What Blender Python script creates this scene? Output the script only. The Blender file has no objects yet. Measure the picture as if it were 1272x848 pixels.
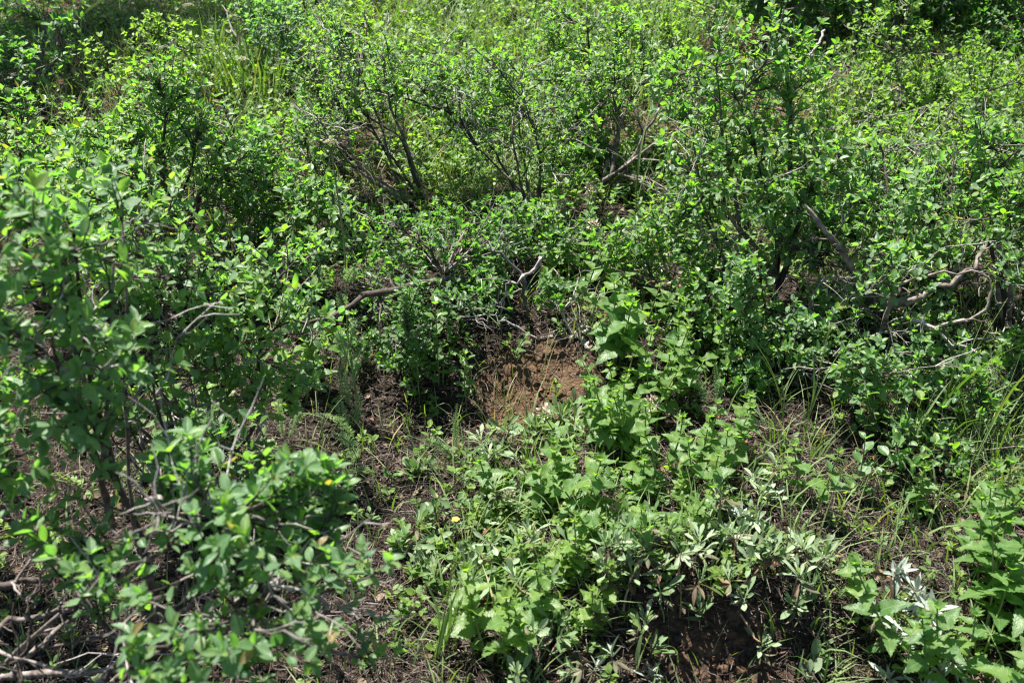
import bpy, math, random
import numpy as np

# ------------------------------------------------------------------ camera model
C = bpy.context.scene.collection
SC = bpy.context.scene
W0, H0 = 1272.0, 848.0
F = 1237.0
CAM = np.array([0.0, 0.0, 1.40])
PITCH = math.radians(28.0)
FWD = np.array([0, math.cos(PITCH), -math.sin(PITCH)])
UPC = np.array([0, math.sin(PITCH), math.cos(PITCH)])
RGT = np.array([1.0, 0, 0])
UP = np.array([0, 0, 1.0])


def ray(px, py):
    d = FWD + RGT * ((px - W0 / 2) / F) - UPC * ((py - H0 / 2) / F)
    return d / np.linalg.norm(d)


def at(px, py, Y):
    d = ray(px, py)
    return CAM + d * (Y / d[1])


def pix(p):
    v = np.asarray(p, float) - CAM; d = np.dot(v, FWD)
    return (W0 / 2 + F * np.dot(v, RGT) / d, H0 / 2 - F * np.dot(v, UPC) / d)


def depth(p):
    return float(np.dot(np.asarray(p) - CAM, FWD))


# ------------------------------------------------------------------ terrain
def _hash(ix, iy, s):
    h = (ix * 374761393 + iy * 668265263 + s * 982451653) & 0x7fffffff
    h = ((h ^ (h >> 13)) * 1274126177) & 0x7fffffff
    return ((h ^ (h >> 16)) & 0xffff) / 65535.0


def vnoise(x, y, s=0):
    x = np.asarray(x, float); y = np.asarray(y, float)
    ix = np.floor(x).astype(np.int64); iy = np.floor(y).astype(np.int64)
    fx = x - ix; fy = y - iy
    fx = fx * fx * (3 - 2 * fx); fy = fy * fy * (3 - 2 * fy)
    a = _hash(ix, iy, s); b = _hash(ix + 1, iy, s)
    c = _hash(ix, iy + 1, s); d = _hash(ix + 1, iy + 1, s)
    return (a * (1 - fx) + b * fx) * (1 - fy) + (c * (1 - fx) + d * fx) * fy - 0.5


def sstep(a, b, x):
    t = np.clip((x - a) / (b - a), 0, 1)
    return t * t * (3 - 2 * t)


def gz(x, y):
    x = np.asarray(x, float); y = np.asarray(y, float)
    z = 0.158 * y
    # worn soil bank in the middle and a smaller one at the bottom right
    m1 = np.exp(-((x - 0.06) / 0.34) ** 4)
    z = z + 0.065 * m1 * (sstep(1.74, 1.98, y) - sstep(1.98, 2.9, y))
    m2 = np.exp(-((x - 0.33) / 0.26) ** 4)
    z = z + 0.09 * m2 * (sstep(1.20, 1.275, y) - sstep(1.30, 2.0, y)) - 0.03 * m2 * (1 - sstep(1.10, 1.22, y))
    z = z + 0.075 * vnoise(x * 1.7, y * 1.7, 1) + 0.030 * vnoise(x * 5, y * 5, 2)
    z = z + 0.014 * vnoise(x * 17, y * 17, 3) + 0.004 * vnoise(x * 41, y * 41, 4)
    return z


def ground(px, py):
    d = ray(px, py)
    t = np.linspace(0.8, 9, 4000)
    P = CAM[None] + d[None] * t[:, None]
    below = P[:, 2] < gz(P[:, 0], P[:, 1])
    i = int(np.argmax(below)) if below.any() else len(t) - 1
    return P[i]


def on_ground(x, y):
    return np.array([x, y, float(gz(x, y))])


def nrm(v):
    v = np.asarray(v, float)
    n = np.linalg.norm(v, axis=-1, keepdims=True)
    return v / np.maximum(n, 1e-9)


# ------------------------------------------------------------------ mesh building
def quad_mesh(name, V, Q, mat, uv=None, tint=None, smooth=True):
    me = bpy.data.meshes.new(name)
    V = np.asarray(V, np.float32); Q = np.asarray(Q, np.int32)
    me.vertices.add(len(V)); me.vertices.foreach_set("co", V.ravel())
    me.loops.add(Q.size); me.loops.foreach_set("vertex_index", Q.ravel())
    me.polygons.add(len(Q))
    me.polygons.foreach_set("loop_start", np.arange(len(Q), dtype=np.int32) * 4)
    me.polygons.foreach_set("use_smooth", np.full(len(Q), smooth, dtype=bool))
    me.update(calc_edges=True)
    if uv is not None:
        l = me.uv_layers.new(name="UVMap")
        l.data.foreach_set("uv", np.asarray(uv, np.float32)[Q.ravel()].ravel())
    if tint is not None:
        a = me.attributes.new("tint", "FLOAT", "POINT")
        a.data.foreach_set("value", np.asarray(tint, np.float32))
    if isinstance(mat, (list, tuple)):
        for m in mat: me.materials.append(m)
    else:
        me.materials.append(mat)
    return me


def link(name, me, parent=None):
    o = bpy.data.objects.new(name, me)
    C.objects.link(o)
    if parent is not None: o.parent = parent
    return o


def tag(o, label=None, cat=None, group=None, kind=None):
    if label: o["label"] = label
    if cat: o["category"] = cat
    if group: o["group"] = group
    if kind: o["kind"] = kind
    return o


def thing(name, label, cat, loc, group=None):
    o = bpy.data.objects.new(name, None)
    C.objects.link(o)
    o.location = [float(c) for c in loc]
    o.empty_display_size = 0.05
    return tag(o, label, cat, group)


# leaf outlines: stations along the leaf, half width at each
def prof(kind, lod):
    if kind == "oval":
        us = np.array([0, .10, .28, .50, .74, .92, 1.0]) if lod else np.array([0, .12, .45, .78, 1.0])
        ws = np.interp(us, [0, .10, .2, .32, .5, .68, .82, .93, 1.0], [.04, .06, .52, .83, 1, .93, .70, .38, .04])
        cols = np.array([-1, -.5, 0, .5, 1]) if lod > 1 else np.array([-1, 0, 1])
        if lod > 1:
            us = np.array([0, .09, .16, .27, .40, .55, .70, .83, .93, 1.0])
            ws = np.interp(us, [0, .09, .16, .27, .40, .55, .70, .83, .93, 1.0], [.04, .05, .42, .75, .95, 1, .88, .62, .34, .03])
    elif kind == "spat":
        us = np.array([0, .22, .42, .60, .78, .91, 1.0])
        ws = np.array([.14, .20, .45, .86, 1.0, .66, .08])
        cols = np.array([-1, 0, 1])
    elif kind == "lance":
        us = np.array([0, .2, .45, .7, .88, 1.0])
        ws = np.array([.15, .62, 1.0, .84, .42, .03])
        cols = np.array([-1, 0, 1])
    elif kind == "tooth":
        n = 9 if lod else 6
        us = [0, .13]; ws = [.03, .035]
        for i in range(n):
            a = i / (n - 1)
            u = .15 + .80 * a
            w = float(np.interp(a, [0, .10, .25, .5, .75, 1], [.62, .93, 1.0, .80, .50, .16]))
            us += [u - .018, u + .012]; ws += [w * .86, w * 1.06]
        us += [1.0]; ws += [.01]
        us = np.array(us); ws = np.array(ws)
        cols = np.array([-1, -.5, 0, .5, 1]) if lod else np.array([-1, 0, 1])
    return us, ws, cols


class Leaves:
    def __init__(s): s.r = []

    def add(s, p, d, n, L, Wd, fold=.25, curl=.15, tint=.5):
        s.r.append((p[0], p[1], p[2], d[0], d[1], d[2], n[0], n[1], n[2], L, Wd, fold, curl, tint))

    def mesh(s, name, kind, lod, mat, org):
        A = np.array(s.r, float)
        us, ws, cols = prof(kind, lod)
        P = A[:, 0:3] - np.asarray(org)[None]
        Y = nrm(A[:, 3:6])
        Z = A[:, 6:9]
        Z = nrm(Z - (Z * Y).sum(1, keepdims=True) * Y)
        X = np.cross(Y, Z)
        L = A[:, 9:10]; Wd = A[:, 10:11]; fo = A[:, 11:12]; cu = A[:, 12:13]; ti = A[:, 13]
        U, Vv = np.meshgrid(us, cols, indexing="ij")
        Wt = np.repeat(ws[:, None], len(cols), 1)
        U = U.ravel(); Vv = Vv.ravel(); Wt = Wt.ravel()
        lx = (Vv * Wt)[None] * Wd
        fw = np.abs(Vv) * Wt
        ly = (U - (.06 * np.abs(Vv) if kind == "tooth" else 0) * (U > .12) * 0.6)[None] * L
        ph = (ti * 37.0)[:, None]
        lz = fo * fw[None] * Wd - cu * (U[None] ** 2) * L + (0.065 if kind == 'tooth' else 0.06) * Wd * np.sin(U[None] * (15 if kind == 'tooth' else 9) + ph + Vv[None] * 2) * (np.abs(Vv) > .4)[None]
        V = (P[:, None] + X[:, None] * lx[..., None] + Y[:, None] * ly[..., None] + Z[:, None] * lz[..., None])
        nc = len(cols); ns = len(us); nv = nc * ns
        q = []
        for i in range(ns - 1):
            for j in range(nc - 1):
                q.append((i * nc + j, i * nc + j + 1, (i + 1) * nc + j + 1, (i + 1) * nc + j))
        q = np.array(q)
        N = len(A)
        Q = (q[None] + (np.arange(N) * nv)[:, None, None]).reshape(-1, 4)
        uv = np.stack([np.tile(U, N), np.tile(Vv * .5 + .5, N)], 1)
        return quad_mesh(name, V.reshape(-1, 3), Q, mat, uv, np.repeat(ti, nv))


class Tubes:
    def __init__(s): s.V = []; s.Q = []; s.n = 0; s.T = []; s.M = []

    def add(s, pts, r0, r1, sides=5, tint=.5, pw=1.0, mi=0):
        pts = np.asarray(pts, float); k = len(pts)
        t = np.linspace(0, 1, k) ** pw
        rad = r0 + (r1 - r0) * t
        if sides >= 7:      # closed ends and a lumpy outline for the thick wood
            e0 = pts[0] - nrm(pts[1] - pts[0]) * r0 * .5; e1 = pts[-1] + nrm(pts[-1] - pts[-2]) * r1 * .6
            pts = np.concatenate([[e0], pts, [e1]]); k += 2
            ph = (pts.sum() * 977.0) % 6.28
            rad = np.concatenate([[r0 * .12], rad * (1 + .13 * np.sin(np.arange(k - 2) * 2.3 + ph) + .08 * np.sin(np.arange(k - 2) * 5.1 + ph)), [r1 * .1]])
        T = nrm(np.gradient(pts, axis=0))
        ref = np.array([.31, .47, .83])
        A = nrm(np.cross(T, ref)); B = np.cross(T, A)
        an = np.arange(sides) * 2 * math.pi / sides
        ring = A[:, None] * np.cos(an)[None, :, None] + B[:, None] * np.sin(an)[None, :, None]
        lump = 1 + (.10 * np.sin(an * 3 + 1)[None, :] * np.cos(np.arange(k) * 1.7)[:, None] if sides >= 7 else np.zeros((1, sides)))
        V = pts[:, None] + ring * (rad[:, None] * lump)[..., None]
        i = np.arange(k - 1)[:, None] * sides; j = np.arange(sides)[None]
        j2 = (j + 1) % sides
        Q = np.stack([i + j, i + j2, i + sides + j2, i + sides + j], -1).reshape(-1, 4) + s.n
        s.V.append(V.reshape(-1, 3)); s.Q.append(Q); s.n += k * sides
        s.T.append(np.full(k * sides, tint)); s.M.append(np.full(len(Q), mi, np.int32))

    def mesh(s, name, mat, org):
        me = quad_mesh(name, np.concatenate(s.V) - np.asarray(org)[None], np.concatenate(s.Q), mat, None, np.concatenate(s.T))
        if isinstance(mat, (list, tuple)): me.polygons.foreach_set("material_index", np.concatenate(s.M))
        return me


class Blades:
    """grass blades: two-column tapering strips bending under their weight"""
    def __init__(s): s.r = []

    def add(s, p, az, h, bend, w, tint, lean=.15):
        s.r.append((p[0], p[1], p[2], az, h, bend, w, tint, lean))

    def mesh(s, name, mat, org, n=6):
        A = np.array(s.r, float)
        u = np.linspace(0, 1, n)
        P = A[:, 0:3] - np.asarray(org)[None]
        D = np.stack([np.cos(A[:, 3]), np.sin(A[:, 3]), 0 * A[:, 3]], 1)
        S = np.stack([-np.sin(A[:, 3]), np.cos(A[:, 3]), 0 * A[:, 3]], 1)
        h, b, w, le = A[:, 4:5], A[:, 5:6], A[:, 6:7], A[:, 8:9]
        out = h * (le * u[None] + b * u[None] ** 2.2)
        up = h * (u[None] - .45 * b * u[None] ** 2.6)
        wid = w * np.interp(u, [0, .15, .6, 1], [.6, 1, .8, .05])[None]
        M = P[:, None] + D[:, None] * out[..., None] + UP[None, None] * up[..., None]
        # a slight twist so that blades catch the light differently
        tw = np.sin(A[:, 7:8] * 40 + u[None] * 1.6)
        side = S[:, None] * np.cos(tw)[..., None] + D[:, None] * np.sin(tw)[..., None]
        mid = M + nrm(np.cross(side, UP[None, None]))* 0
        V = np.stack([M - side * wid[..., None], M + side * wid[..., None]], 2)
        N = len(A)
        q = np.array([(2 * i, 2 * i + 1, 2 * i + 3, 2 * i + 2) for i in range(n - 1)])
        Q = (q[None] + (np.arange(N) * 2 * n)[:, None, None]).reshape(-1, 4)
        uv = np.stack([np.tile(np.repeat(u, 2), N), np.tile([0., 1.], N * n)], 1)
        return quad_mesh(name, V.reshape(-1, 3), Q, mat, uv, np.repeat(A[:, 7], 2 * n))


# ------------------------------------------------------------------ materials
def newmat(name):
    m = bpy.data.materials.new(name); m.use_nodes = True
    nt = m.node_tree; nt.nodes.clear()
    out = nt.nodes.new("ShaderNodeOutputMaterial")
    return m, nt, out


def ramp(nt, fac, stops):
    r = nt.nodes.new("ShaderNodeValToRGB")
    e = r.color_ramp.elements
    while len(e) < len(stops): e.new(.5)
    for k, (p, c) in enumerate(stops):
        e[k].position = p; e[k].color = (*c, 1)
    nt.links.new(fac, r.inputs[0])
    return r.outputs[0]


def math_node(nt, op, a, b=None):
    n = nt.nodes.new("ShaderNodeMath"); n.operation = op
    for i, v in enumerate((a, b)):
        if v is None: continue
        if isinstance(v, (int, float)): n.inputs[i].default_value = v
        else: nt.links.new(v, n.inputs[i])
    return n.outputs[0]


def mixcol(nt, fac, a, b, mode="MIX"):
    n = nt.nodes.new("ShaderNodeMix"); n.data_type = "RGBA"; n.blend_type = mode
    for sock, v in ((n.inputs[0], fac), (n.inputs[6], a), (n.inputs[7], b)):
        if isinstance(v, (int, float)): sock.default_value = v
        elif isinstance(v, tuple): sock.default_value = (*v, 1)
        else: nt.links.new(v, sock)
    return n.outputs[2]


def leaf_mat(name, stops, tr_gain=(2.7, 3.3, .85), tr=.42, rough=.42, spec=.7, under=(.5, .14, .14), veins=1.0, back=.35, vein_n=13):
    m, nt, out = newmat(name)
    at_ = nt.nodes.new("ShaderNodeAttribute"); at_.attribute_name = "tint"
    uv = nt.nodes.new("ShaderNodeUVMap"); uv.uv_map = "UVMap"
    sep = nt.nodes.new("ShaderNodeSeparateXYZ"); nt.links.new(uv.outputs[0], sep.inputs[0])
    base = ramp(nt, at_.outputs["Fac"], stops)
    # mottling inside a leaf
    tc = nt.nodes.new("ShaderNodeTexCoord")
    nz = nt.nodes.new("ShaderNodeTexNoise"); nz.inputs["Scale"].default_value = 140; nz.inputs["Detail"].default_value = 3
    nt.links.new(tc.outputs["Object"], nz.inputs["Vector"])
    base = mixcol(nt, .35, base, mixcol(nt, nz.outputs["Fac"], (.55, .55, .55), (1.4, 1.4, 1.4)), "MULTIPLY")
    n2 = nt.nodes.new("ShaderNodeTexNoise"); n2.inputs["Scale"].default_value = 95; n2.inputs["Detail"].default_value = 2
    nt.links.new(tc.outputs["Object"], n2.inputs["Vector"])
    spot = ramp(nt, n2.outputs["Fac"], [(.69, (0, 0, 0)), (.73, (.8, .8, .8))])
    base = mixcol(nt, spot, base, (.11, .075, .03))
    v = math_node(nt, "ABSOLUTE", math_node(nt, "SUBTRACT", sep.outputs[1], .5))
    mid = math_node(nt, "LESS_THAN", v, .035)
    wv = math_node(nt, "SUBTRACT", math_node(nt, "MULTIPLY", sep.outputs[0], float(vein_n)), math_node(nt, "MULTIPLY", v, 6.0))
    fr = math_node(nt, "ABSOLUTE", math_node(nt, "SUBTRACT", math_node(nt, "FRACT", wv), .5))
    side = math_node(nt, "MULTIPLY", math_node(nt, "LESS_THAN", fr, .10), .55)
    vein = math_node(nt, "MULTIPLY", math_node(nt, "MAXIMUM", mid, side), .38 * veins)
    col = mixcol(nt, vein, base, (.17, .24, .08))
    # paler, greyer underside
    geo = nt.nodes.new("ShaderNodeNewGeometry")
    pale = mixcol(nt, .5, col, (.17, .22, .12))
    col2 = mixcol(nt, math_node(nt, "MULTIPLY", geo.outputs["Backfacing"], back * 2), col, pale)
    b = nt.nodes.new("ShaderNodeBsdfPrincipled")
    nt.links.new(col2, b.inputs["Base Color"])
    b.inputs["Roughness"].default_value = rough
    b.inputs["Specular IOR Level"].default_value = spec
    rn = math_node(nt, "ADD", math_node(nt, "MULTIPLY", geo.outputs["Backfacing"], .25), rough)
    nt.links.new(rn, b.inputs["Roughness"])
    bump = nt.nodes.new("ShaderNodeBump"); bump.inputs["Strength"].default_value = .55; bump.inputs["Distance"].default_value = .0012
    hgt = math_node(nt, "ADD", math_node(nt, "MULTIPLY", fr, min(1.0, veins) * (.55 if veins > 1 else 1.0)), math_node(nt, "MULTIPLY", nz.outputs["Fac"], .8 if veins <= 1 else .05))
    nt.links.new(hgt, bump.inputs["Height"]); nt.links.new(bump.outputs[0], b.inputs["Normal"])
    t = nt.nodes.new("ShaderNodeBsdfTranslucent")
    tcol = mixcol(nt, 1.0, base, tr_gain, "MULTIPLY")
    nt.links.new(tcol, t.inputs[0])
    mx = nt.nodes.new("ShaderNodeMixShader"); mx.inputs[0].default_value = tr
    nt.links.new(b.outputs[0], mx.inputs[1]); nt.links.new(t.outputs[0], mx.inputs[2])
    nt.links.new(mx.outputs[0], out.inputs[0])
    return m


def bark_mat(name, c0, c1, c2, scale=60, rough=.85):
    m, nt, out = newmat(name)
    tc = nt.nodes.new("ShaderNodeTexCoord")
    n1 = nt.nodes.new("ShaderNodeTexNoise"); n1.inputs["Scale"].default_value = scale; n1.inputs["Detail"].default_value = 6
    n2 = nt.nodes.new("ShaderNodeTexNoise"); n2.inputs["Scale"].default_value = scale * 4; n2.inputs["Detail"].default_value = 4
    for n in (n1, n2): nt.links.new(tc.outputs["Object"], n.inputs["Vector"])
    at_ = nt.nodes.new("ShaderNodeAttribute"); at_.attribute_name = "tint"
    f = math_node(nt, "ADD", math_node(nt, "MULTIPLY", n1.outputs["Fac"], .7), math_node(nt, "MULTIPLY", at_.outputs["Fac"], .3))
    col = ramp(nt, f, [(.32, c0), (.5, c1), (.68, c2)])
    b = nt.nodes.new("ShaderNodeBsdfPrincipled")
    nt.links.new(col, b.inputs["Base Color"]); b.inputs["Roughness"].default_value = rough
    b.inputs["Specular IOR Level"].default_value = .3
    bump = nt.nodes.new("ShaderNodeBump"); bump.inputs["Strength"].default_value = .8; bump.inputs["Distance"].default_value = .002
    nt.links.new(n2.outputs["Fac"], bump.inputs["Height"]); nt.links.new(bump.outputs[0], b.inputs["Normal"])
    nt.links.new(b.outputs[0], out.inputs[0])
    return m


M = {}
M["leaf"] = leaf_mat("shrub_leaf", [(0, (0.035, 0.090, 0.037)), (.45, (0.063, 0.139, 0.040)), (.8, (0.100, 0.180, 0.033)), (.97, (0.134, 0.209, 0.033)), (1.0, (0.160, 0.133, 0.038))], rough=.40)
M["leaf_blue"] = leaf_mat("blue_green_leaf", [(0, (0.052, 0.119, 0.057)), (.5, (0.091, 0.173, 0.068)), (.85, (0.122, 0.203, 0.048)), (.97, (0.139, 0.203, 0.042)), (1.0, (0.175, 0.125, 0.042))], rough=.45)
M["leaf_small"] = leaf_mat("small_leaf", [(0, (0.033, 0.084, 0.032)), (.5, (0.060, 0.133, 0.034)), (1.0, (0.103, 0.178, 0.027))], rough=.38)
M["leaf_far"] = leaf_mat("far_leaf", [(0, (0.048, 0.103, 0.038)), (.5, (0.085, 0.151, 0.034)), (.93, (0.129, 0.196, 0.031)), (1.0, (0.138, 0.185, 0.040))], spec=.45, rough=.5, veins=.3)
M["herb"] = leaf_mat("toothed_herb_leaf", tr=.46, spec=.35, stops=[(0, (0.053, 0.117, 0.034)), (.5, (0.083, 0.152, 0.043)), (1.0, (0.121, 0.186, 0.038))], rough=.45, veins=1.3, vein_n=9)
M["silver"] = leaf_mat("silver_green_leaf", [(0, (0.071, 0.131, 0.051)), (.5, (0.137, 0.204, 0.098)), (1.0, (0.253, 0.314, 0.207))], tr_gain=(1.6, 1.8, .8), tr=.30, rough=.6, spec=.3, veins=.35)
M["sage"] = leaf_mat("white_sage_leaf", [(0, (.20, .25, .20)), (.5, (.30, .35, .29)), (1.0, (.42, .45, .40))], tr_gain=(1.0, 1.05, .8), tr=.22, rough=.7, spec=.25, veins=.2)
M["dry_leaf"] = leaf_mat("dry_leaf", [(0, (.035, .022, .017)), (.5, (.09, .058, .040)), (.85, (.19, .135, .10)), (1.0, (.20, .065, .035))], tr_gain=(1, 1, .8), tr=.2, rough=.7, spec=.25, veins=.6)
M["grass"] = leaf_mat("grass_blade", [(0, (0.063, 0.132, 0.024)), (.6, (0.109, 0.190, 0.031)), (.9, (0.173, 0.219, 0.050)), (1.0, (0.276, 0.207, 0.088))], rough=.5, veins=0, tr=.3, tr_gain=(1.8,1.9,.9))
M["yarrow"] = leaf_mat("yarrow_leaf", [(0, (.16, .25, .13)), (1, (.28, .38, .22))], tr_gain=(1.4,1.5,.8), rough=.6, veins=0, tr=.35)
M["petal_yellow"] = leaf_mat("yellow_petal", [(0, (.50, .36, .02)), (1, (.60, .44, .03))], tr_gain=(.9, .9, .6), tr=.35, rough=.6, veins=.1)
M["petal_white"] = leaf_mat("cream_floret", [(0, (.22, .22, .12)), (1, (.36, .34, .23))], tr_gain=(.9, .9, .8), tr=.3, rough=.7, veins=.0)
M["petal_pink"] = leaf_mat("pale_pink_floret", [(0, (.42, .27, .22)), (1, (.66, .56, .48))], tr_gain=(.9, .9, .8), tr=.3, rough=.7, veins=.0)
M["bark"] = bark_mat("grey_brown_bark", (.022, .016, .013), (.075, .058, .050), (.22, .19, .17))
M["twig"] = bark_mat("brown_twig", (.05, .032, .024), (.12, .075, .055), (.22, .16, .13))
M["dead"] = bark_mat("weathered_dead_wood", (.06, .052, .047), (.17, .15, .14), (.36, .33, .31))
M["redstem"] = bark_mat("reddish_stem", (.12, .07, .045), (.24, .15, .10), (.34, .27, .18))
M["greenstem"] = bark_mat("green_stem", (.07, .12, .03), (.12, .17, .05), (.20, .20, .08))
M["straw"] = bark_mat("dry_straw", (.016, .011, .009), (.055, .040, .033), (.20, .16, .135))


def soil_mat():
    m, nt, out = newmat("brown_soil")
    tc = nt.nodes.new("ShaderNodeTexCoord")
    def noise(s, d=6):
        n = nt.nodes.new("ShaderNodeTexNoise"); n.inputs["Scale"].default_value = s; n.inputs["Detail"].default_value = d
        nt.links.new(tc.outputs["Object"], n.inputs["Vector"]); return n.outputs["Fac"]
    a = noise(5); b_ = noise(45); c = noise(220, 4)
    col = ramp(nt, a, [(.3, (.050, .029, .017)), (.5, (.078, .045, .025)), (.7, (.125, .073, .041))])
    col = mixcol(nt, .55, col, ramp(nt, b_, [(.3, (.026, .017, .012)), (.55, (.064, .039, .024)), (.75, (.14, .092, .057))]))
    vo = nt.nodes.new("ShaderNodeTexVoronoi"); vo.inputs["Scale"].default_value = 120
    nt.links.new(tc.outputs["Object"], vo.inputs["Vector"])
    col = mixcol(nt, .35, col, ramp(nt, vo.outputs["Distance"], [(.1, (.18, .12, .075)), (.6, (.050, .032, .020))]))
    at_ = nt.nodes.new("ShaderNodeAttribute"); at_.attribute_name = "tint"
    duff = ramp(nt, noise(130), [(.38, (.012, .009, .007)), (.55, (.030, .022, .017)), (.72, (.07, .052, .042))])
    msk = ramp(nt, math_node(nt, "ADD", at_.outputs["Fac"], math_node(nt, "MULTIPLY", math_node(nt, "SUBTRACT", b_, .5), 1.2)), [(.35, (0, 0, 0)), (.65, (1, 1, 1))])
    col = mixcol(nt, msk, duff, col)
    p = nt.nodes.new("ShaderNodeBsdfPrincipled"); nt.links.new(col, p.inputs["Base Color"])
    p.inputs["Roughness"].default_value = .95; p.inputs["Specular IOR Level"].default_value = .15
    h = math_node(nt, "ADD", math_node(nt, "MULTIPLY", b_, 1.0), math_node(nt, "MULTIPLY", c, .5))
    bump = nt.nodes.new("ShaderNodeBump"); bump.inputs["Strength"].default_value = 1.0; bump.inputs["Distance"].default_value = .012
    nt.links.new(h, bump.inputs["Height"]); nt.links.new(bump.outputs[0], p.inputs["Normal"])
    nt.links.new(p.outputs[0], out.inputs[0])
    return m


M["soil"] = soil_mat()

# ------------------------------------------------------------------ ground sheet
def build_ground():
    xs = np.concatenate([-np.geomspace(2.6, 70, 40)[::-1], np.arange(-2.55, 2.8, .016), np.geomspace(2.85, 70, 40)])
    ys = np.concatenate([-np.geomspace(.6, 20, 14)[::-1] + 1.1, np.arange(.72, 4.2, .014), np.arange(4.25, 7, .05), np.geomspace(7.1, 90, 40)])
    ys = np.unique(np.round(ys, 4))
    X, Y = np.meshgrid(xs, ys)
    Z = gz(X, Y)
    far = sstep(7, 30, np.hypot(X, Y))
    Z = Z + far * 2.5 * vnoise(X * .06, Y * .06, 9)
    V = np.stack([X, Y, Z], -1).reshape(-1, 3)
    nx = len(xs)
    i = np.arange(len(ys) - 1)[:, None] * nx + np.arange(nx - 1)[None]
    Q = np.stack([i, i + 1, i + nx + 1, i + nx], -1).reshape(-1, 4)
    bx, by = V[:, 0], V[:, 1]
    m = np.exp(-(((bx - .06) / .15) ** 2 + ((by - 1.85) / .14) ** 2) ** 1.5) + .5 * np.exp(-(((bx - .33) / .2) ** 2 + ((by - 1.18) / .11) ** 2) ** 1.5)
    m = m + 1.1 * sstep(2.5, 3.1, by) * np.clip(vnoise(bx * 2.2, by * 2.2, 61) * 4 + .3, 0, 1)
    m = m + .7 * np.exp(-(((bx + .42) / .10) ** 2 + ((by - 1.42) / .05) ** 2)) + .5 * np.exp(-((bx - 1.25) / .2) ** 2 - ((by - 1.75) / .15) ** 2)
    o = link("ground", quad_mesh("ground", V, Q, M["soil"], None, m))
    tag(o, "brown soil hillside rising away under the shrubs", "ground", None, "structure")


build_ground()

# ------------------------------------------------------------------ curves
def path(a, b, bulge, n, wig, rng):
    a = np.asarray(a, float); b = np.asarray(b, float)
    c = (a + b) / 2 + bulge
    t = np.linspace(0, 1, n)[:, None]
    p = (1 - t) ** 2 * a + 2 * t * (1 - t) * c + t * t * b
    L = np.linalg.norm(b - a)
    k = rng.normal(0, 1, (n, 3)); k[0] = 0
    k = np.cumsum(k, 0); k = k - t * k[-1]
    p = p + k * wig * L / math.sqrt(n)
    return p


def perp(d, rng):
    r = rng.normal(0, 1, 3)
    r = r - d * np.dot(r, d)
    return r / (np.linalg.norm(r) + 1e-9)


def leaf_spray(lv, pts, rng, L, aspect, leafy, spacing, tint, tspread, opp=True, rosette=4, flat=.75, age=.0):
    """leaves in pairs along the outer part of a twig and a rosette at its tip"""
    seg = np.linalg.norm(np.diff(pts, axis=0), axis=1)
    cum = np.concatenate([[0], np.cumsum(seg)]); tot = cum[-1]
    s0 = max(.15 * tot, tot - leafy)
    T = nrm(np.gradient(pts, axis=0))
    s = s0 + rng.uniform(0, spacing)
    ang = rng.uniform(0, 6.28)
    while s < tot:
        f = np.array([np.interp(s, cum, pts[:, k]) for k in range(3)])
        d = nrm(np.array([np.interp(s, cum, T[:, k]) for k in range(3)]))
        u = perp(d, rng) if s == s0 else None
        a1 = nrm(np.cross(d, [.3, .2, .9])); a2 = np.cross(d, a1)
        sd = a1 * math.cos(ang) + a2 * math.sin(ang)
        for q in ((1, -1) if opp else (1,)):
            if rng.random() < .10: continue
            dd = nrm(d * rng.uniform(.05, .7) + sd * q + UP * .05 + rng.normal(0, .18, 3))
            nn = nrm(UP * (flat + .25) + d * .3 + rng.normal(0, .36, 3))
            l = L * rng.uniform(.42, 1.15) * (1.0 if s < tot - .03 else .82)
            lv.add(f, dd, nn, l, l * aspect * rng.uniform(.85, 1.12), rng.uniform(.05, .5), rng.uniform(-.05, .32), np.clip(tint + rng.normal(0, tspread), 0, .97))
        ang += 1.57 + rng.normal(0, .25)
        if not opp: ang += .6
        s += spacing * rng.uniform(.7, 1.35)
    tip = pts[-1]; d = T[-1]
    a0 = rng.uniform(0, 6.28)
    for k in range(rosette):
        a1 = nrm(np.cross(d, [.3, .2, .9])); a2 = np.cross(d, a1)
        an = a0 + k * 2.4
        dd = nrm(d * rng.uniform(.5, 1.3) + a1 * math.cos(an) + a2 * math.sin(an) + rng.normal(0, .1, 3))
        nn = nrm(UP * flat * .7 + d * .6 + rng.normal(0, .3, 3))
        l = L * rng.uniform(.35, 1.0)
        tt = tint + .14 + rng.normal(0, tspread)
        if age and rng.random() < age: tt = 1.0
        else: tt = np.clip(tt, 0, .97)
        lv.add(tip, dd, nn, l, l * aspect * rng.uniform(.8, 1.1), rng.uniform(.1, .6), rng.uniform(-.1, .3), tt)


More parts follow.
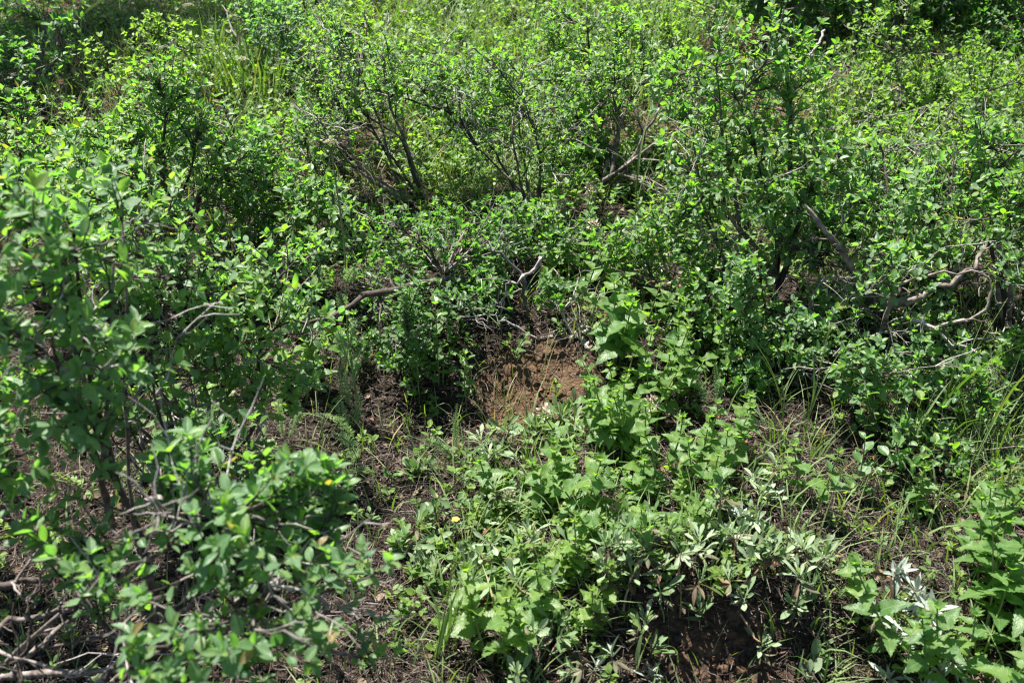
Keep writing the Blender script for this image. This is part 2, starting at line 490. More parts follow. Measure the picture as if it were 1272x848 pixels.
def shrub(label, name, cat, group, base, blobs, seed, nmain=5, leafL=.030, aspect=.29, dens=1.0, mat="leaf", lod=1,
          tint=.45, tspread=.2, wood=.007, dead=12, spacing=.020, leafy=.15, rosette=5, opp=True, flat=.75, bark="bark",
          guides=(), age=.01, dead_len=.12):
    """base: (px, Y); blobs: crown lobes (px, py, half width px, half height px, Y); guides: explicit main stems as lists of (px, py, Y)"""
    rng = np.random.default_rng(seed)
    bp = at(base[0], 400, base[1]); b0 = on_ground(bp[0], bp[1]) - UP * .015
    cs = []
    for (cx, cy, rx, ry, Y) in blobs:
        c = at(cx, cy, Y); dp = depth(c)
        a = rx / F * dp; h = ry / F * dp / .93
        cs.append((c, np.array([a, min(max(a, h) * .75, .34), h])))
    area = np.array([math.pi * r[0] * r[2] for _, r in cs])
    leafarea = leafL * leafL * aspect * 2 * .70
    per_twig = (leafy / spacing * (1.8 if opp else .9) * .8 + rosette) * leafarea * .75
    ntw = int(dens * 4.6 * area.sum() / per_twig) + 6
    nsec = max(6, int(ntw / 8))

    def sample(k, shell):
        i = rng.choice(len(cs), p=area / area.sum(), size=k)
        out = []
        for ii in i:
            c, r = cs[ii]
            d = nrm(rng.normal(0, 1, 3)); rr = rng.random() ** shell
            p = c + d * r * rr
            g = float(gz(p[0], p[1]))
            if p[2] < g + .03: p[2] = g + .03 + rng.random() * .05
            out.append(p)
        return np.array(out)

    root = thing(name, label, cat, b0, group)
    mains = []
    for g in guides:
        P = np.array([at(*q) for q in g])
        t = np.linspace(0, 1, len(P)); tt = np.linspace(0, 1, 12)
        pp = np.stack([np.interp(tt, t, P[:, k]) for k in range(3)], 1)
        pp[1:-1] = (pp[:-2] + 2 * pp[1:-1] + pp[2:]) / 4
        pp = pp + np.cumsum(rng.normal(0, .0035, pp.shape), 0) * .6
        mains.append(pp)
    for p in sample(max(0, nmain - len(mains)), .6):
        v = p - b0
        out = np.array([v[0], v[1], 0])
        bul = out * .16 * rng.uniform(-1, 1) + UP * (-.06 * np.linalg.norm(v)) + rng.normal(0, .03, 3)
        mains.append(path(b0 + rng.normal(0, .012, 3) * [1, 1, 0], p, bul, 11, .035, rng))
    tubes = [Tubes() for _ in mains]
    pool = []; owner = []; dirs = []
    for i, m in enumerate(mains):
        r0 = wood * rng.uniform(.8, 1.25)
        tubes[i].add(m, r0, r0 * .35, 7, rng.random())
        T = nrm(np.gradient(m, axis=0))
        for k in range(2, len(m)):
            pool.append(m[k]); owner.append(i); dirs.append(T[k])
    PA = np.array(pool); OW = np.array(owner); DI = np.array(dirs)
    rad = {}

    def attach(p, PA, OW, DI):
        v = p[None] - PA
        dist = np.linalg.norm(v, axis=1)
        cost = dist + .6 * np.maximum(0, -v[:, 2]) + .25 * dist * (1 - (v * DI).sum(1) / np.maximum(dist, 1e-6))
        j = int(np.argmin(cost))
        return j, dist[j]

    sp = []; so = []; sd_ = []
    for p in sample(nsec, .55):
        j, dist = attach(p, PA, OW, DI)
        bul = DI[j] * dist * .25 - UP * .04 * dist + rng.normal(0, .05, 3) * dist
        q = path(PA[j], p, bul, 8, .05, rng)
        r0 = min(wood * .45, .0012 + dist * .010)
        tubes[OW[j]].add(q, r0, r0 * .4, 5, rng.random())
        T = nrm(np.gradient(q, axis=0))
        for k in range(1, 8):
            sp.append(q[k]); so.append(OW[j]); sd_.append(T[k])
    PB = np.concatenate([PA, np.array(sp)]); OB = np.concatenate([OW, np.array(so)]); DB = np.concatenate([DI, np.array(sd_)])
    lv = Leaves()
    for p in sample(ntw, .42):
        j, dist = attach(p, PB, OB, DB)
        if dist < .05:
            p = p + nrm(DB[j] + UP * .8 + rng.normal(0, .4, 3)) * .05; dist = np.linalg.norm(p - PB[j])
        bul = DB[j] * dist * .2 - UP * dist * .12 + rng.normal(0, .05, 3) * dist
        q = path(PB[j], p, bul, 6, .045, rng)
        tubes[OB[j]].add(q, min(.0022, .0011 + dist * .006), .0006, 4, rng.random() * .6)
        leaf_spray(lv, q, rng, leafL, aspect, leafy * rng.uniform(.7, 1.2), spacing, tint + rng.normal(0, .07), tspread, opp, rosette, flat, age)
    for k in range(dead):
        j = rng.integers(len(PB)); tb = tubes[OB[j]]
        d = nrm(rng.normal(0, 1, 3) + UP * .1 + DB[j] * .5)
        l = dead_len * rng.uniform(.4, 1.3)
        q = path(PB[j], PB[j] + d * l, rng.normal(0, .12, 3) * l, 7, .09, rng)
        tb.add(q, .0017, .0006, 4, rng.random(), mi=1)
        for _ in range(rng.integers(1, 4)):
            a = rng.integers(2, 6); d2 = nrm(d + rng.normal(0, .8, 3)); l2 = l * rng.uniform(.2, .5)
            tb.add(path(q[a], q[a] + d2 * l2, rng.normal(0, .1, 3) * l2, 5, .09, rng), .0012, .0005, 4, rng.random(), mi=1)
    for i in range(len(mains)):
        link("stem", tubes[i].mesh("stem", [M[bark], M["dead"]], b0), root)
    link("foliage", lv.mesh("foliage", "oval", lod, M[mat], b0), root)
    return root


# ------------------------------------------------------------------ toothed herbs
def flower_head(name, p, r, mat, rng, parent, org, tall=1.0, n=60):
    lv = Leaves()
    for k in range(n):
        d = nrm(rng.normal(0, 1, 3) + UP * .3)
        q = np.asarray(p) + d * r * np.array([.75, .75, .75 * tall])
        lv.add(q, nrm(d + UP * .2), perp(d, rng), r * rng.uniform(.35, .6), r * .16, .3, .2, rng.random())
    return link(name, lv.mesh(name, "lance", 1, M[mat], org), parent)


def herb(label, group, px, py, nst, hgt, seed, L=.055, spread=.07, lean=(0, 0), aspect=.36, tint=.5, flowers=0, lod=1, cat="herb", name="toothed_herb", fl_mat="petal_pink"):
    rng = np.random.default_rng(seed)
    b0 = ground(px, py)
    root = thing(name, label, cat, b0, group)
    lv = Leaves()
    for s in range(nst):
        a = rng.uniform(0, 6.28); rr = spread * math.sqrt(rng.random())
        x = b0[0] + rr * math.cos(a); y = b0[1] + rr * math.sin(a)
        q0 = on_ground(x, y) - UP * .01
        h = hgt * rng.uniform(.7, 1.1)
        top = q0 + UP * h + np.array([lean[0], lean[1], 0]) * h + np.array([math.cos(a), math.sin(a), 0]) * rr * .8 + rng.normal(0, .10, 3) * h * [1, 1, 0]
        pth = path(q0, top, rng.normal(0, .04, 3) * h, 10, .012, rng)
        tb = Tubes(); tb.add(pth, .0021, .0011, 6, rng.random())
        T = nrm(np.gradient(pth, axis=0))
        nn_ = max(4, int(h / .042)); ang = rng.uniform(0, 3.14)
        for k in range(nn_):
            f = .22 + .78 * (k + .5) / nn_ if nn_ > 4 else .3 + .7 * (k + .5) / nn_
            i = f * 9; i0 = min(8, int(i)); p = pth[i0] + (pth[i0 + 1] - pth[i0]) * (i - i0); d = T[i0]
            size = float(np.interp(f, [.2, .5, .8, 1], [.85, 1.0, .72, .34])) * L
            a1 = nrm(np.cross(d, [.9, .2, .1])); a2 = np.cross(d, a1)
            for q in (1, -1):
                sd = (a1 * math.cos(ang) + a2 * math.sin(ang)) * q
                dd = nrm(sd + d * rng.uniform(.05, .5) + rng.normal(0, .14, 3) + UP * .05)
                l = size * rng.uniform(.8, 1.15)
                lv.add(p, dd, nrm(UP + d * .2 + sd * .35 + rng.normal(0, .24, 3)), l, l * aspect * rng.uniform(.9, 1.1), rng.uniform(.1, .4), rng.uniform(.05, .42), np.clip(tint + rng.normal(0, .2) + .25 * (f > .85), 0, 1))
            # small axillary leaves
            for _ in range(2):
                dd = nrm(rng.normal(0, 1, 3) * [1, 1, .3] + d * .6)
                l = size * rng.uniform(.3, .5)
                lv.add(p, dd, nrm(UP + rng.normal(0, .3, 3)), l, l * aspect, .3, .1, np.clip(tint + .15 + rng.normal(0, .2), 0, 1))
            ang += 1.57 + rng.normal(0, .12)
        for k in range(6):
            an = k * 1.05; dd = nrm(np.array([math.cos(an), math.sin(an), .9]))
            lv.add(pth[-1], dd, nrm(UP + rng.normal(0, .3, 3)), L * .32, L * .10, .4, -.05, np.clip(tint + .2, 0, 1))
        st = link("stem", tb.mesh("stem", M["greenstem"], b0), root)
        if s < flowers:
            flower_head("flower_head", pth[-1] + UP * .012, .013, fl_mat, rng, root, b0, 1.3)
    link("foliage", lv.mesh("foliage", "tooth", lod, M["herb"], b0), root)
    return root


# ------------------------------------------------------------------ silvery rosette plants
def rosettes(label, group, px, py, n, seed, L=.034, aspect=.17, spread=.09, mat="silver", kind="spat", height=.06, name="buckwheat_plant", cat="plant", leaves=11, tint=.5, lean=(0, -.15), upr=.9, dry=True):
    rng = np.random.default_rng(seed)
    b0 = ground(px, py)
    root = thing(name, label, cat, b0, group)
    lv = Leaves(); tb = Tubes()
    for k in range(n):
        a = rng.uniform(0, 6.28); rr = spread * math.sqrt(rng.random())
        x = b0[0] + rr * math.cos(a); y = b0[1] + rr * math.sin(a) * .8
        tip = on_ground(x, y) + UP * height * rng.uniform(.4, 1.2) + np.array([lean[0], lean[1], 0]) * height
        st = on_ground(b0[0] + (x - b0[0]) * .3, b0[1] + (y - b0[1]) * .3) - UP * .005
        q = path(st, tip, -UP * .01 + rng.normal(0, .006, 3), 6, .05, rng)
        tb.add(q, .0022, .0014, 5, rng.random())
        ax = nrm(q[-1] - q[-2] + UP * .6 + rng.normal(0, .3, 3)); tk = rng.normal(0, .22)
        a1 = nrm(np.cross(ax, [.9, .2, .1])); a2 = np.cross(ax, a1)
        for j in range(leaves):
            an = j * 2.4 + rng.normal(0, .2); op = .35 + 1.0 * (j / leaves)
            sd = a1 * math.cos(an) + a2 * math.sin(an)
            dd = nrm(ax * (1.3 - .9 * j / leaves) * upr + sd * op + rng.normal(0, .12, 3))
            l = L * rng.uniform(.5, 1.15) * (.7 + .4 * j / leaves)
            lv.add(tip - ax * .012 * (j / leaves), dd, nrm(ax * 1.2 - sd * .1 + UP * .7 + rng.normal(0, .25, 3)), l, l * aspect * rng.uniform(.8, 1.25), rng.uniform(.1, .6), rng.uniform(-.2, .35), np.clip(tint + tk + rng.normal(0, .22), 0, 1))
        if dry:
            dl = Leaves()
            for j in range(5):
                an = rng.uniform(0, 6.28)
                dd = nrm(np.array([math.cos(an), math.sin(an), -.5]))
                dl.add(tip - ax * .018, dd, perp(dd, rng), L * rng.uniform(.5, .9), L * .1, .5, .4, rng.random())
            link("withered_leaf", dl.mesh("withered_leaf", "lance", 1, M["dry_leaf"], b0), root)
    link("woody_stem", tb.mesh("woody_stem", M["redstem"], b0), root)
    link("foliage", lv.mesh("foliage", kind, 1, M[mat], b0), root)
    return root


# ------------------------------------------------------------------ yarrow
def frond(lv, tb, pts, width, rng, tint, npin=26):
    tb.add(pts, .0011, .0004, 4, .5)
    seg = np.linalg.norm(np.diff(pts, axis=0), axis=1); cum = np.concatenate([[0], np.cumsum(seg)]); tot = cum[-1]
    T = nrm(np.gradient(pts, axis=0))
    a0 = perp(T[0], rng)
    for k in range(npin):
        f = .08 + .92 * k / npin; s = f * tot
        p = np.array([np.interp(s, cum, pts[:, c]) for c in range(3)])
        d = nrm(np.array([np.interp(s, cum, T[:, c]) for c in range(3)]))
        sd = nrm(a0 - d * np.dot(a0, d)); nn = np.cross(d, sd)
        w = width * float(np.interp(f, [0, .3, .7, 1], [.45, 1, .85, .2]))
        for q in (1, -1):
            for el in (-.4, .5):
                dd = nrm(sd * q * 1.0 + d * .45 + nn * el + rng.normal(0, .12, 3))
                l = w * rng.uniform(.7, 1.1)
                lv.add(p, dd, nn, l, l * .075, .2, -.1, np.clip(tint + rng.normal(0, .25), 0, 1))
                for g in (.45, .75):
                    for qq in (1, -1):
                        d3 = nrm(dd + qq * perp(dd, rng) * .9)
                        lv.add(p + dd * l * g, d3, nn, l * .3, l * .05, .2, 0, np.clip(tint + rng.normal(0, .25), 0, 1))


def yarrow(label, group, base, fr, seed, stalk=None, flower=False, fw=.012, tint=.5, head_r=.035):
    """fr: list of fronds as pixel polylines [(px,py,Y)...]; stalk: pixel polyline"""
    rng = np.random.default_rng(seed)
    bp = at(base[0], 400, base[1]); b0 = on_ground(bp[0], bp[1]) - UP * .005
    root = thing("yarrow_plant", label, "yarrow", b0, group)
    for f in fr:
        P = np.array([at(*q) for q in f]); t = np.linspace(0, 1, len(P)); tt = np.linspace(0, 1, 9)
        pp = np.stack([np.interp(tt, t, P[:, k]) for k in range(3)], 1)
        pp[1:-1] = (pp[:-2] + 2 * pp[1:-1] + pp[2:]) / 4
        lv = Leaves(); tb = Tubes()
        frond(lv, tb, pp, fw * rng.uniform(.9, 1.15), rng, tint, npin=max(14, int(np.linalg.norm(pp[-1] - pp[0]) / .0045)))
        fo = link("frond", lv.mesh("frond", "lance", 0, M["yarrow"], b0), root)
        link("midrib", tb.mesh("midrib", M["greenstem"], b0), fo)
    if stalk:
        P = np.array([at(*q) for q in stalk]); P[0] = b0
        t = np.linspace(0, 1, len(P)); tt = np.linspace(0, 1, 14)
        pp = np.stack([np.interp(tt, t, P[:, k]) for k in range(3)], 1)
        tb = Tubes(); tb.add(pp, .0024, .0014, 6, .6)
        link("stem", tb.mesh("stem", M["greenstem"], b0), root)
        if flower: umbel(root, b0, pp[-1], head_r, rng)
    return root


def umbel(root, b0, p, r, rng):
    tb = Tubes(); lv = Leaves()
    for k in range(16):
        a = k * 2.4; rr = r * math.sqrt((k + .5) / 16)
        q = p + np.array([rr * math.cos(a), rr * math.sin(a), .022 + .006 * (1 - rr / r)])
        tb.add(path(p, q, np.array([math.cos(a), math.sin(a), 0]) * .004, 4, .0, rng), .0006, .0005, 4, .7)
        for j in range(9):
            d = nrm(rng.normal(0, 1, 3) * [1, 1, .4] + UP * .6)
            lv.add(q + d * .002, d, UP, .0045, .0019, .2, 0, rng.random())
    h = link("flower_head", lv.mesh("flower_head", "oval", 0, M["petal_white"], b0), root)
    link("flower_stalk", tb.mesh("flower_stalk", M["greenstem"], b0), h)


# ------------------------------------------------------------------ dead branches
def branch(label, pts, r0, r1, seed, mat="dead", twigs=4, tl=.09, name="dead_branch", cat="branch", group=None, kink=.004):
    rng = np.random.default_rng(seed)
    P = np.array([at(*q) for q in pts])
    t = np.linspace(0, 1, len(P)); tt = np.linspace(0, 1, 14)
    pp = np.stack([np.interp(tt, t, P[:, k]) for k in range(3)], 1)
    pp[1:-1] = (pp[:-2] + 2 * pp[1:-1] + pp[2:]) / 4
    pp = pp + rng.normal(0, kink, pp.shape)
    g = gz(pp[:, 0], pp[:, 1]); pp[:, 2] = np.maximum(pp[:, 2], g + r0 * .6)
    root = thing(name, label, cat, pp[0], group)
    tb = Tubes(); tb.add(pp, r0, r1, 8, rng.random())
    link("limb", tb.mesh("limb", M[mat], pp[0]), root)
    if twigs:
        for k in range(twigs):
            tb = Tubes()
            j = rng.integers(3, 13); d = nrm(nrm(pp[-1] - pp[0]) * .7 + rng.normal(0, .7, 3)); l = tl * rng.uniform(.5, 1.4)
            q = path(pp[j], pp[j] + d * l, rng.normal(0, .15, 3) * l, 7, .08, rng)
            rr = r0 + (r1 - r0) * j / 13
            tb.add(q, rr * .55, max(.0005, rr * .18), 5, rng.random())
            for _ in range(2):
                a = rng.integers(2, 6); l2 = l * rng.uniform(.25, .6); d2 = nrm(d + rng.normal(0, .8, 3))
                tb.add(path(q[a], q[a] + d2 * l2, rng.normal(0, .1, 3) * l2, 5, .08, rng), max(.0008, rr * .28), .0005, 4, rng.random())
            link("twig", tb.mesh("twig", M[mat], pp[0]), root)
    return root


# ------------------------------------------------------------------ long grass
def grass_stem(label, group, pts, w, seed, tint=.4, seedhead=False, blades=3):
    rng = np.random.default_rng(seed)
    P = np.array([at(*q) for q in pts]); P[0] = on_ground(P[0][0], P[0][1]) - UP * .005
    t = np.linspace(0, 1, len(P)); tt = np.linspace(0, 1, 12)
    pp = np.stack([np.interp(tt, t, P[:, k]) for k in range(3)], 1)
    pp[1:-1] = (pp[:-2] + 2 * pp[1:-1] + pp[2:]) / 4
    b0 = P[0]
    root = thing("grass_stalk", label, "grass", b0, group)
    tb = Tubes(); tb.add(pp, .0015, .0008, 5, .5)
    link("stem", tb.mesh("stem", M["greenstem"], b0), root)
    # leaf blade as a folded strip that follows the stem and leaves it
    for k in range(blades):
        j = int(rng.integers(0, 6)); off = nrm(rng.normal(0, 1, 3) * [1, .6, .0]) ; l = np.linalg.norm(pp[-1] - pp[0]) * rng.uniform(.5, .85)
        d = nrm(pp[min(11, j + 4)] - pp[j])
        u = np.linspace(0, 1, 9)[:, None]
        q = pp[j] + d * l * u + off * l * .28 * u ** 1.8 - UP * l * .12 * u ** 3
        sd = nrm(np.cross(d, off)); wd = w * np.interp(u[:, 0], [0, .2, .6, 1], [.5, 1, .8, .04])[:, None]
        V = np.stack([q - sd * wd, q - np.cross(d, sd) * wd * .4, q + sd * wd], 1).reshape(-1, 3) - b0
        Q = []
        for i in range(8):
            for c in range(2): Q.append((3 * i + c, 3 * i + c + 1, 3 * i + c + 4, 3 * i + c + 3))
        uv = np.stack([np.repeat(u[:, 0], 3), np.tile([0, .5, 1.], 9)], 1)
        link("blade", quad_mesh("blade", V, Q, M["grass"], uv, np.full(27, np.clip(tint + rng.normal(0, .12), 0, .9))), root)
    if seedhead:
        lv = Leaves()
        for k in range(34):
            f = .62 + .38 * k / 34; i = min(10, int(f * 11)); p = pp[i] + (pp[i + 1] - pp[i]) * (f * 11 - i)
            d = nrm(pp[-1] - pp[-3]); s = perp(d, rng)
            lv.add(p, nrm(d + s * .35), s, .011, .0016, .3, 0, rng.uniform(.2, .7))
        link("seed_head", lv.mesh("seed_head", "lance", 0, M["grass"], b0), root)
    return root


def tuft(label, group, px, py, n, h, seed, spread=.04, w=.0022, tint=.4, name="grass_tuft", bend=.4):
    rng = np.random.default_rng(seed)
    b0 = ground(px, py)
    bl = Blades()
    for k in range(n):
        a = rng.uniform(0, 6.28); rr = spread * math.sqrt(rng.random())
        bl.add(on_ground(b0[0] + rr * math.cos(a), b0[1] + rr * math.sin(a)) - UP * .004, a + rng.normal(0, .5), h * rng.uniform(.5, 1.1), bend * rng.uniform(.2, 1.4), w * rng.uniform(.6, 1.1), np.clip(tint + rng.normal(0, .2), 0, 1), rng.uniform(0, .3))
    o = link(name, bl.mesh(name, M["grass"], b0)); o.location = b0.tolist()
    return tag(o, label, "grass", group)


# ------------------------------------------------------------------ sprouts: unbranched young shoots
def sprout(label, group, px, py, h, seed, L=.028, pairs=5, aspect=.36, tint=.6, mat="leaf", lean=(0, 0), stem="greenstem", name="shrub_sprout", lod=2, top=1.0):
    rng = np.random.default_rng(seed)
    b0 = ground(px, py)
    root = thing(name, label, "sprout", b0, group)
    topp = b0 + UP * h + np.array([lean[0], lean[1], 0]) * h
    p = path(b0 - UP * .004, topp, rng.normal(0, .05, 3) * h, 9, .012, rng)
    tb = Tubes(); tb.add(p, .0018, .0009, 6, .6)
    link("stem", tb.mesh("stem", M[stem], b0), root)
    lv = Leaves(); T = nrm(np.gradient(p, axis=0)); ang = rng.uniform(0, 3)
    for k in range(pairs):
        f = .25 + .75 * k / (pairs - 1 + 1e-6); i = min(7, int(f * 8)); q = p[i] + (p[i + 1] - p[i]) * (f * 8 - i); d = T[i]
        a1 = nrm(np.cross(d, [.9, .2, .1])); a2 = np.cross(d, a1)
        for s in (1, -1):
            sd = (a1 * math.cos(ang) + a2 * math.sin(ang)) * s
            l = L * rng.uniform(.8, 1.15) * (1 if k < pairs - 1 else .75)
            dd = nrm(sd + d * (.3 + .6 * f) + rng.normal(0, .1, 3))
            lv.add(q, dd, nrm(UP * .8 + d * .4 - sd * .2 + rng.normal(0, .22, 3)), l, l * aspect, rng.uniform(.1, .35), rng.uniform(0, .25), np.clip(tint + (.2 * f * top) + rng.normal(0, .08), 0, .97))
        ang += 1.57 + rng.normal(0, .15)
    link("foliage", lv.mesh("foliage", "oval", lod, M[mat], b0), root)
    return root


# ================================================================== THE PLACE
G1 = "leafy shrubs on the hillside"
S = shrub
# --- near left, out of focus
S("big blurred blue-green shrub at the left edge, nearest upright bush of all", "leafy_shrub", "shrub", G1, (128, 1.16),
  [(70, 430, 115, 125, 1.05), (45, 290, 85, 85, 1.08), (100, 545, 85, 60, 1.03), (20, 560, 60, 70, 1.0), (110, 310, 75, 70, 1.16)], 11, nmain=7, leafL=0.0276, aspect=.245, mat="leaf_blue", lod=2, tint=.42,
  wood=.0052, guides=[[(138, 650, 1.15), (128, 600, 1.12), (100, 520, 1.05), (70, 420, 1.0)], [(140, 655, 1.15), (125, 590, 1.13), (132, 500, 1.12), (138, 330, 1.12)]], spacing=.019, dens=.85, age=.01)
S("low spreading blue-green bush in the bottom left corner over grey sticks", "leafy_shrub", "shrub", G1, (-30, 1.12),
  [(290, 635, 120, 70, .92), (330, 740, 110, 75, .86), (160, 720, 80, 60, .86), (300, 800, 120, 50, .80), (385, 620, 50, 60, .95), (200, 815, 110, 45, .78), (425, 815, 34, 26, .88), (230, 600, 60, 45, 1.0), (60, 650, 60, 50, .95), (330, 690, 110, 60, .95)], 12, nmain=9, leafL=0.0267, aspect=.245, mat="leaf_blue", lod=2, tint=.40,
  wood=.005, dead=60, dead_len=.13, spacing=.016, dens=.85, guides=[[(-20, 850, 1.10), (60, 770, 1.0), (200, 690, .93), (270, 640, .9)], [(-20, 840, 1.1), (120, 830, .92), (330, 800, .84), (425, 815, .87)]], age=.02)
S("blue-green bush added past the left edge to shade the lower left", "leafy_shrub", "shrub", G1, (-190, 1.5),
  [(-120, 420, 130, 130, 1.35), (-170, 560, 120, 100, 1.2), (-90, 680, 80, 60, 1.1), (-230, 330, 150, 130, 1.6), (-10, 470, 40, 60, 1.3)], 41, nmain=6, leafL=.030, aspect=.27, mat="leaf_blue", lod=0, tint=.42, wood=.007, dead=12, dens=.8)  # added mostly out of view so its shade darkens the lower left ground
# --- left middle
S("dark green shrub left of the log with thin dark stems", "leafy_shrub", "shrub", G1, (238, 1.62),
  [(200, 330, 120, 80, 1.55), (310, 385, 90, 80, 1.62), (150, 260, 80, 60, 1.62), (250, 440, 90, 60, 1.55), (375, 320, 45, 45, 1.85), (320, 480, 70, 40, 1.58), (150, 400, 60, 80, 1.5)], 13, nmain=6, leafL=0.0238, aspect=.27, mat="leaf_blue", lod=1, tint=.52, wood=.005, dead=26, dens=0.90,
  guides=[[(240, 560, 1.62), (205, 480, 1.6), (200, 420, 1.6), (190, 330, 1.6)], [(245, 560, 1.62), (262, 500, 1.62), (225, 430, 1.6), (240, 360, 1.55)]], age=.012)
S("shrub with forked grey stems standing behind the dark left shrub", "leafy_shrub", "shrub", G1, (222, 2.30),
  [(215, 190, 110, 65, 2.3), (290, 230, 70, 60, 2.3), (130, 205, 70, 50, 2.2), (205, 120, 45, 40, 2.3), (290, 310, 60, 40, 2.2)], 14, nmain=6, dens=1.12, leafL=0.0229, aspect=.27, lod=1, tint=.5, wood=.007, dead=10, bark="bark",
  guides=[[(228, 300, 2.3), (212, 255, 2.3), (205, 215, 2.3), (210, 150, 2.3)], [(228, 300, 2.3), (240, 250, 2.3), (268, 195, 2.3), (290, 170, 2.3)]])
S("bright low shrub at the left edge with one orange young leaf on top", "leafy_shrub", "shrub", G1, (50, 2.15),
  [(60, 215, 80, 45, 2.1), (25, 180, 50, 45, 2.2), (100, 260, 60, 40, 2.0)], 15, nmain=4, dens=1.12, leafL=0.0246, lod=1, tint=.52, dead=5, age=.06)
# --- centre back
S("shrub with a fan of bare grey stems left of centre", "leafy_shrub", "shrub", G1, (524, 2.66),
  [(440, 110, 80, 75, 2.7), (530, 110, 80, 45, 2.75), (385, 190, 50, 55, 2.55), (590, 150, 50, 30, 2.75)], 16, nmain=8, leafL=0.0199, aspect=.27, lod=1, tint=.56, wood=.0048, dead=110, spacing=.015, dens=0.58,
  guides=[[(530, 262, 2.66), (500, 215, 2.65), (470, 170, 2.65), (430, 135, 2.65)], [(530, 262, 2.66), (505, 190, 2.68), (480, 130, 2.7), (470, 90, 2.7)], [(528, 262, 2.66), (480, 240, 2.6), (440, 215, 2.58), (420, 185, 2.55)],
          [(530, 262, 2.66), (508, 210, 2.66), (500, 170, 2.66), (440, 130, 2.66)], [(530, 262, 2.66), (470, 225, 2.64), (436, 200, 2.62), (432, 160, 2.6)]])
S("shrub whose long dark branch slants up to the left in the centre", "leafy_shrub", "shrub", G1, (662, 2.52),
  [(575, 105, 100, 55, 2.65), (650, 155, 100, 60, 2.6), (700, 200, 45, 40, 2.5)], 17, nmain=6, leafL=0.0199, aspect=.27, lod=1, tint=.58, wood=.005, dead=80, spacing=.015, dens=0.58,
  guides=[[(668, 262, 2.52), (640, 225, 2.54), (595, 185, 2.58), (560, 140, 2.62)], [(668, 262, 2.52), (672, 215, 2.54), (668, 170, 2.58), (650, 120, 2.6)], [(595, 185, 2.58), (565, 140, 2.62), (530, 135, 2.64), (500, 130, 2.66)]])
S("shrub with one stout grey limb rising to the right, right of centre", "leafy_shrub", "shrub", G1, (735, 2.70),
  [(800, 105, 85, 50, 2.85), (880, 140, 50, 50, 2.75), (750, 120, 60, 50, 2.85), (840, 250, 45, 35, 2.5)], 18, nmain=5, leafL=0.0209, aspect=.27, lod=1, tint=.58, wood=.0075, dead=40, spacing=.016, dens=0.60,
  guides=[[(733, 240, 2.70), (770, 215, 2.68), (815, 180, 2.68), (850, 158, 2.7)], [(733, 242, 2.7), (775, 210, 2.69), (800, 170, 2.7), (790, 130, 2.72)]])
S("slender upright shrub with thin dark stems at the top centre", "leafy_shrub", "shrub", G1, (733, 3.02),
  [(725, 50, 62, 55, 3.05), (700, 110, 55, 50, 3.0), (770, 60, 50, 45, 3.1), (700, 75, 40, 30, 3.1)], 19, nmain=5, leafL=0.0218, aspect=.28, lod=1, tint=.6, wood=.006, dead=5, spacing=.017, dens=0.60,
  guides=[[(735, 180, 3.02), (733, 110, 3.03), (730, 60, 3.05), (728, 30, 3.05)]])
# --- right
S("tall shrub right of centre with large bluish upper leaves and brown stems", "leafy_shrub", "shrub", G1, (955, 2.12),
  [(930, 110, 80, 85, 2.25), (880, 200, 65, 65, 2.2), (985, 95, 50, 55, 2.3), (960, 225, 110, 50, 2.1), (860, 110, 60, 50, 2.4), (1010, 190, 70, 50, 2.2)], 20, dens=0.81, nmain=7, leafL=0.0238, aspect=.29, lod=1, tint=.48, wood=.007, dead=40,
  guides=[[(962, 350, 2.12), (945, 310, 2.12), (905, 265, 2.14), (890, 230, 2.16)], [(962, 350, 2.12), (968, 290, 2.14), (940, 200, 2.2), (915, 130, 2.25)], [(962, 350, 2.12), (985, 250, 2.2), (985, 130, 2.25), (985, 40, 2.3)]])
S("broad dark green shrub filling the right side above the bent grey limbs", "leafy_shrub", "shrub", G1, (1085, 2.02),
  [(1070, 275, 110, 70, 2.1), (1150, 225, 110, 50, 2.2), (1010, 290, 60, 50, 2.1), (1180, 275, 60, 40, 2.2), (1050, 370, 60, 40, 2.0), (960, 420, 70, 40, 1.95), (1090, 470, 60, 35, 1.75), (920, 360, 40, 40, 1.9), (1110, 345, 45, 25, 1.88), (1250, 350, 30, 30, 1.85), (1180, 320, 50, 25, 2.05), (1150, 400, 40, 22, 1.95)], 21, nmain=7, dens=1.12, leafL=0.0229, aspect=.29, lod=1, tint=.45, wood=.010, dead=60, dead_len=.15, mat="leaf_blue",
  guides=[[(1090, 380, 2.02), (1150, 365, 2.05), (1195, 330, 2.08), (1230, 290, 2.1)], [(1090, 385, 2.02), (1060, 330, 2.0), (1030, 290, 2.0), (1000, 250, 2.0)]])
S("shrub at the right edge with rounded leaves hanging over tall grass", "leafy_shrub", "shrub", G1, (1262, 1.98),
  [(1240, 190, 60, 60, 2.2), (1255, 280, 40, 50, 2.0), (1255, 430, 35, 40, 1.85), (1290, 260, 50, 100, 2.0)], 22, nmain=5, dens=1.12, leafL=0.0229, lod=1, tint=.5, wood=.008, dead=22)
S("low shrub with pale leaves below the stout limb, right of centre", "leafy_shrub", "shrub", G1, (862, 2.10),
  [(850, 300, 70, 55, 2.12), (900, 350, 60, 50, 2.05), (790, 330, 50, 45, 2.15), (870, 400, 60, 35, 1.98)], 23, nmain=5, dens=1.12, leafL=0.0229, lod=1, tint=.56, wood=.005, dead=14, spacing=.017)
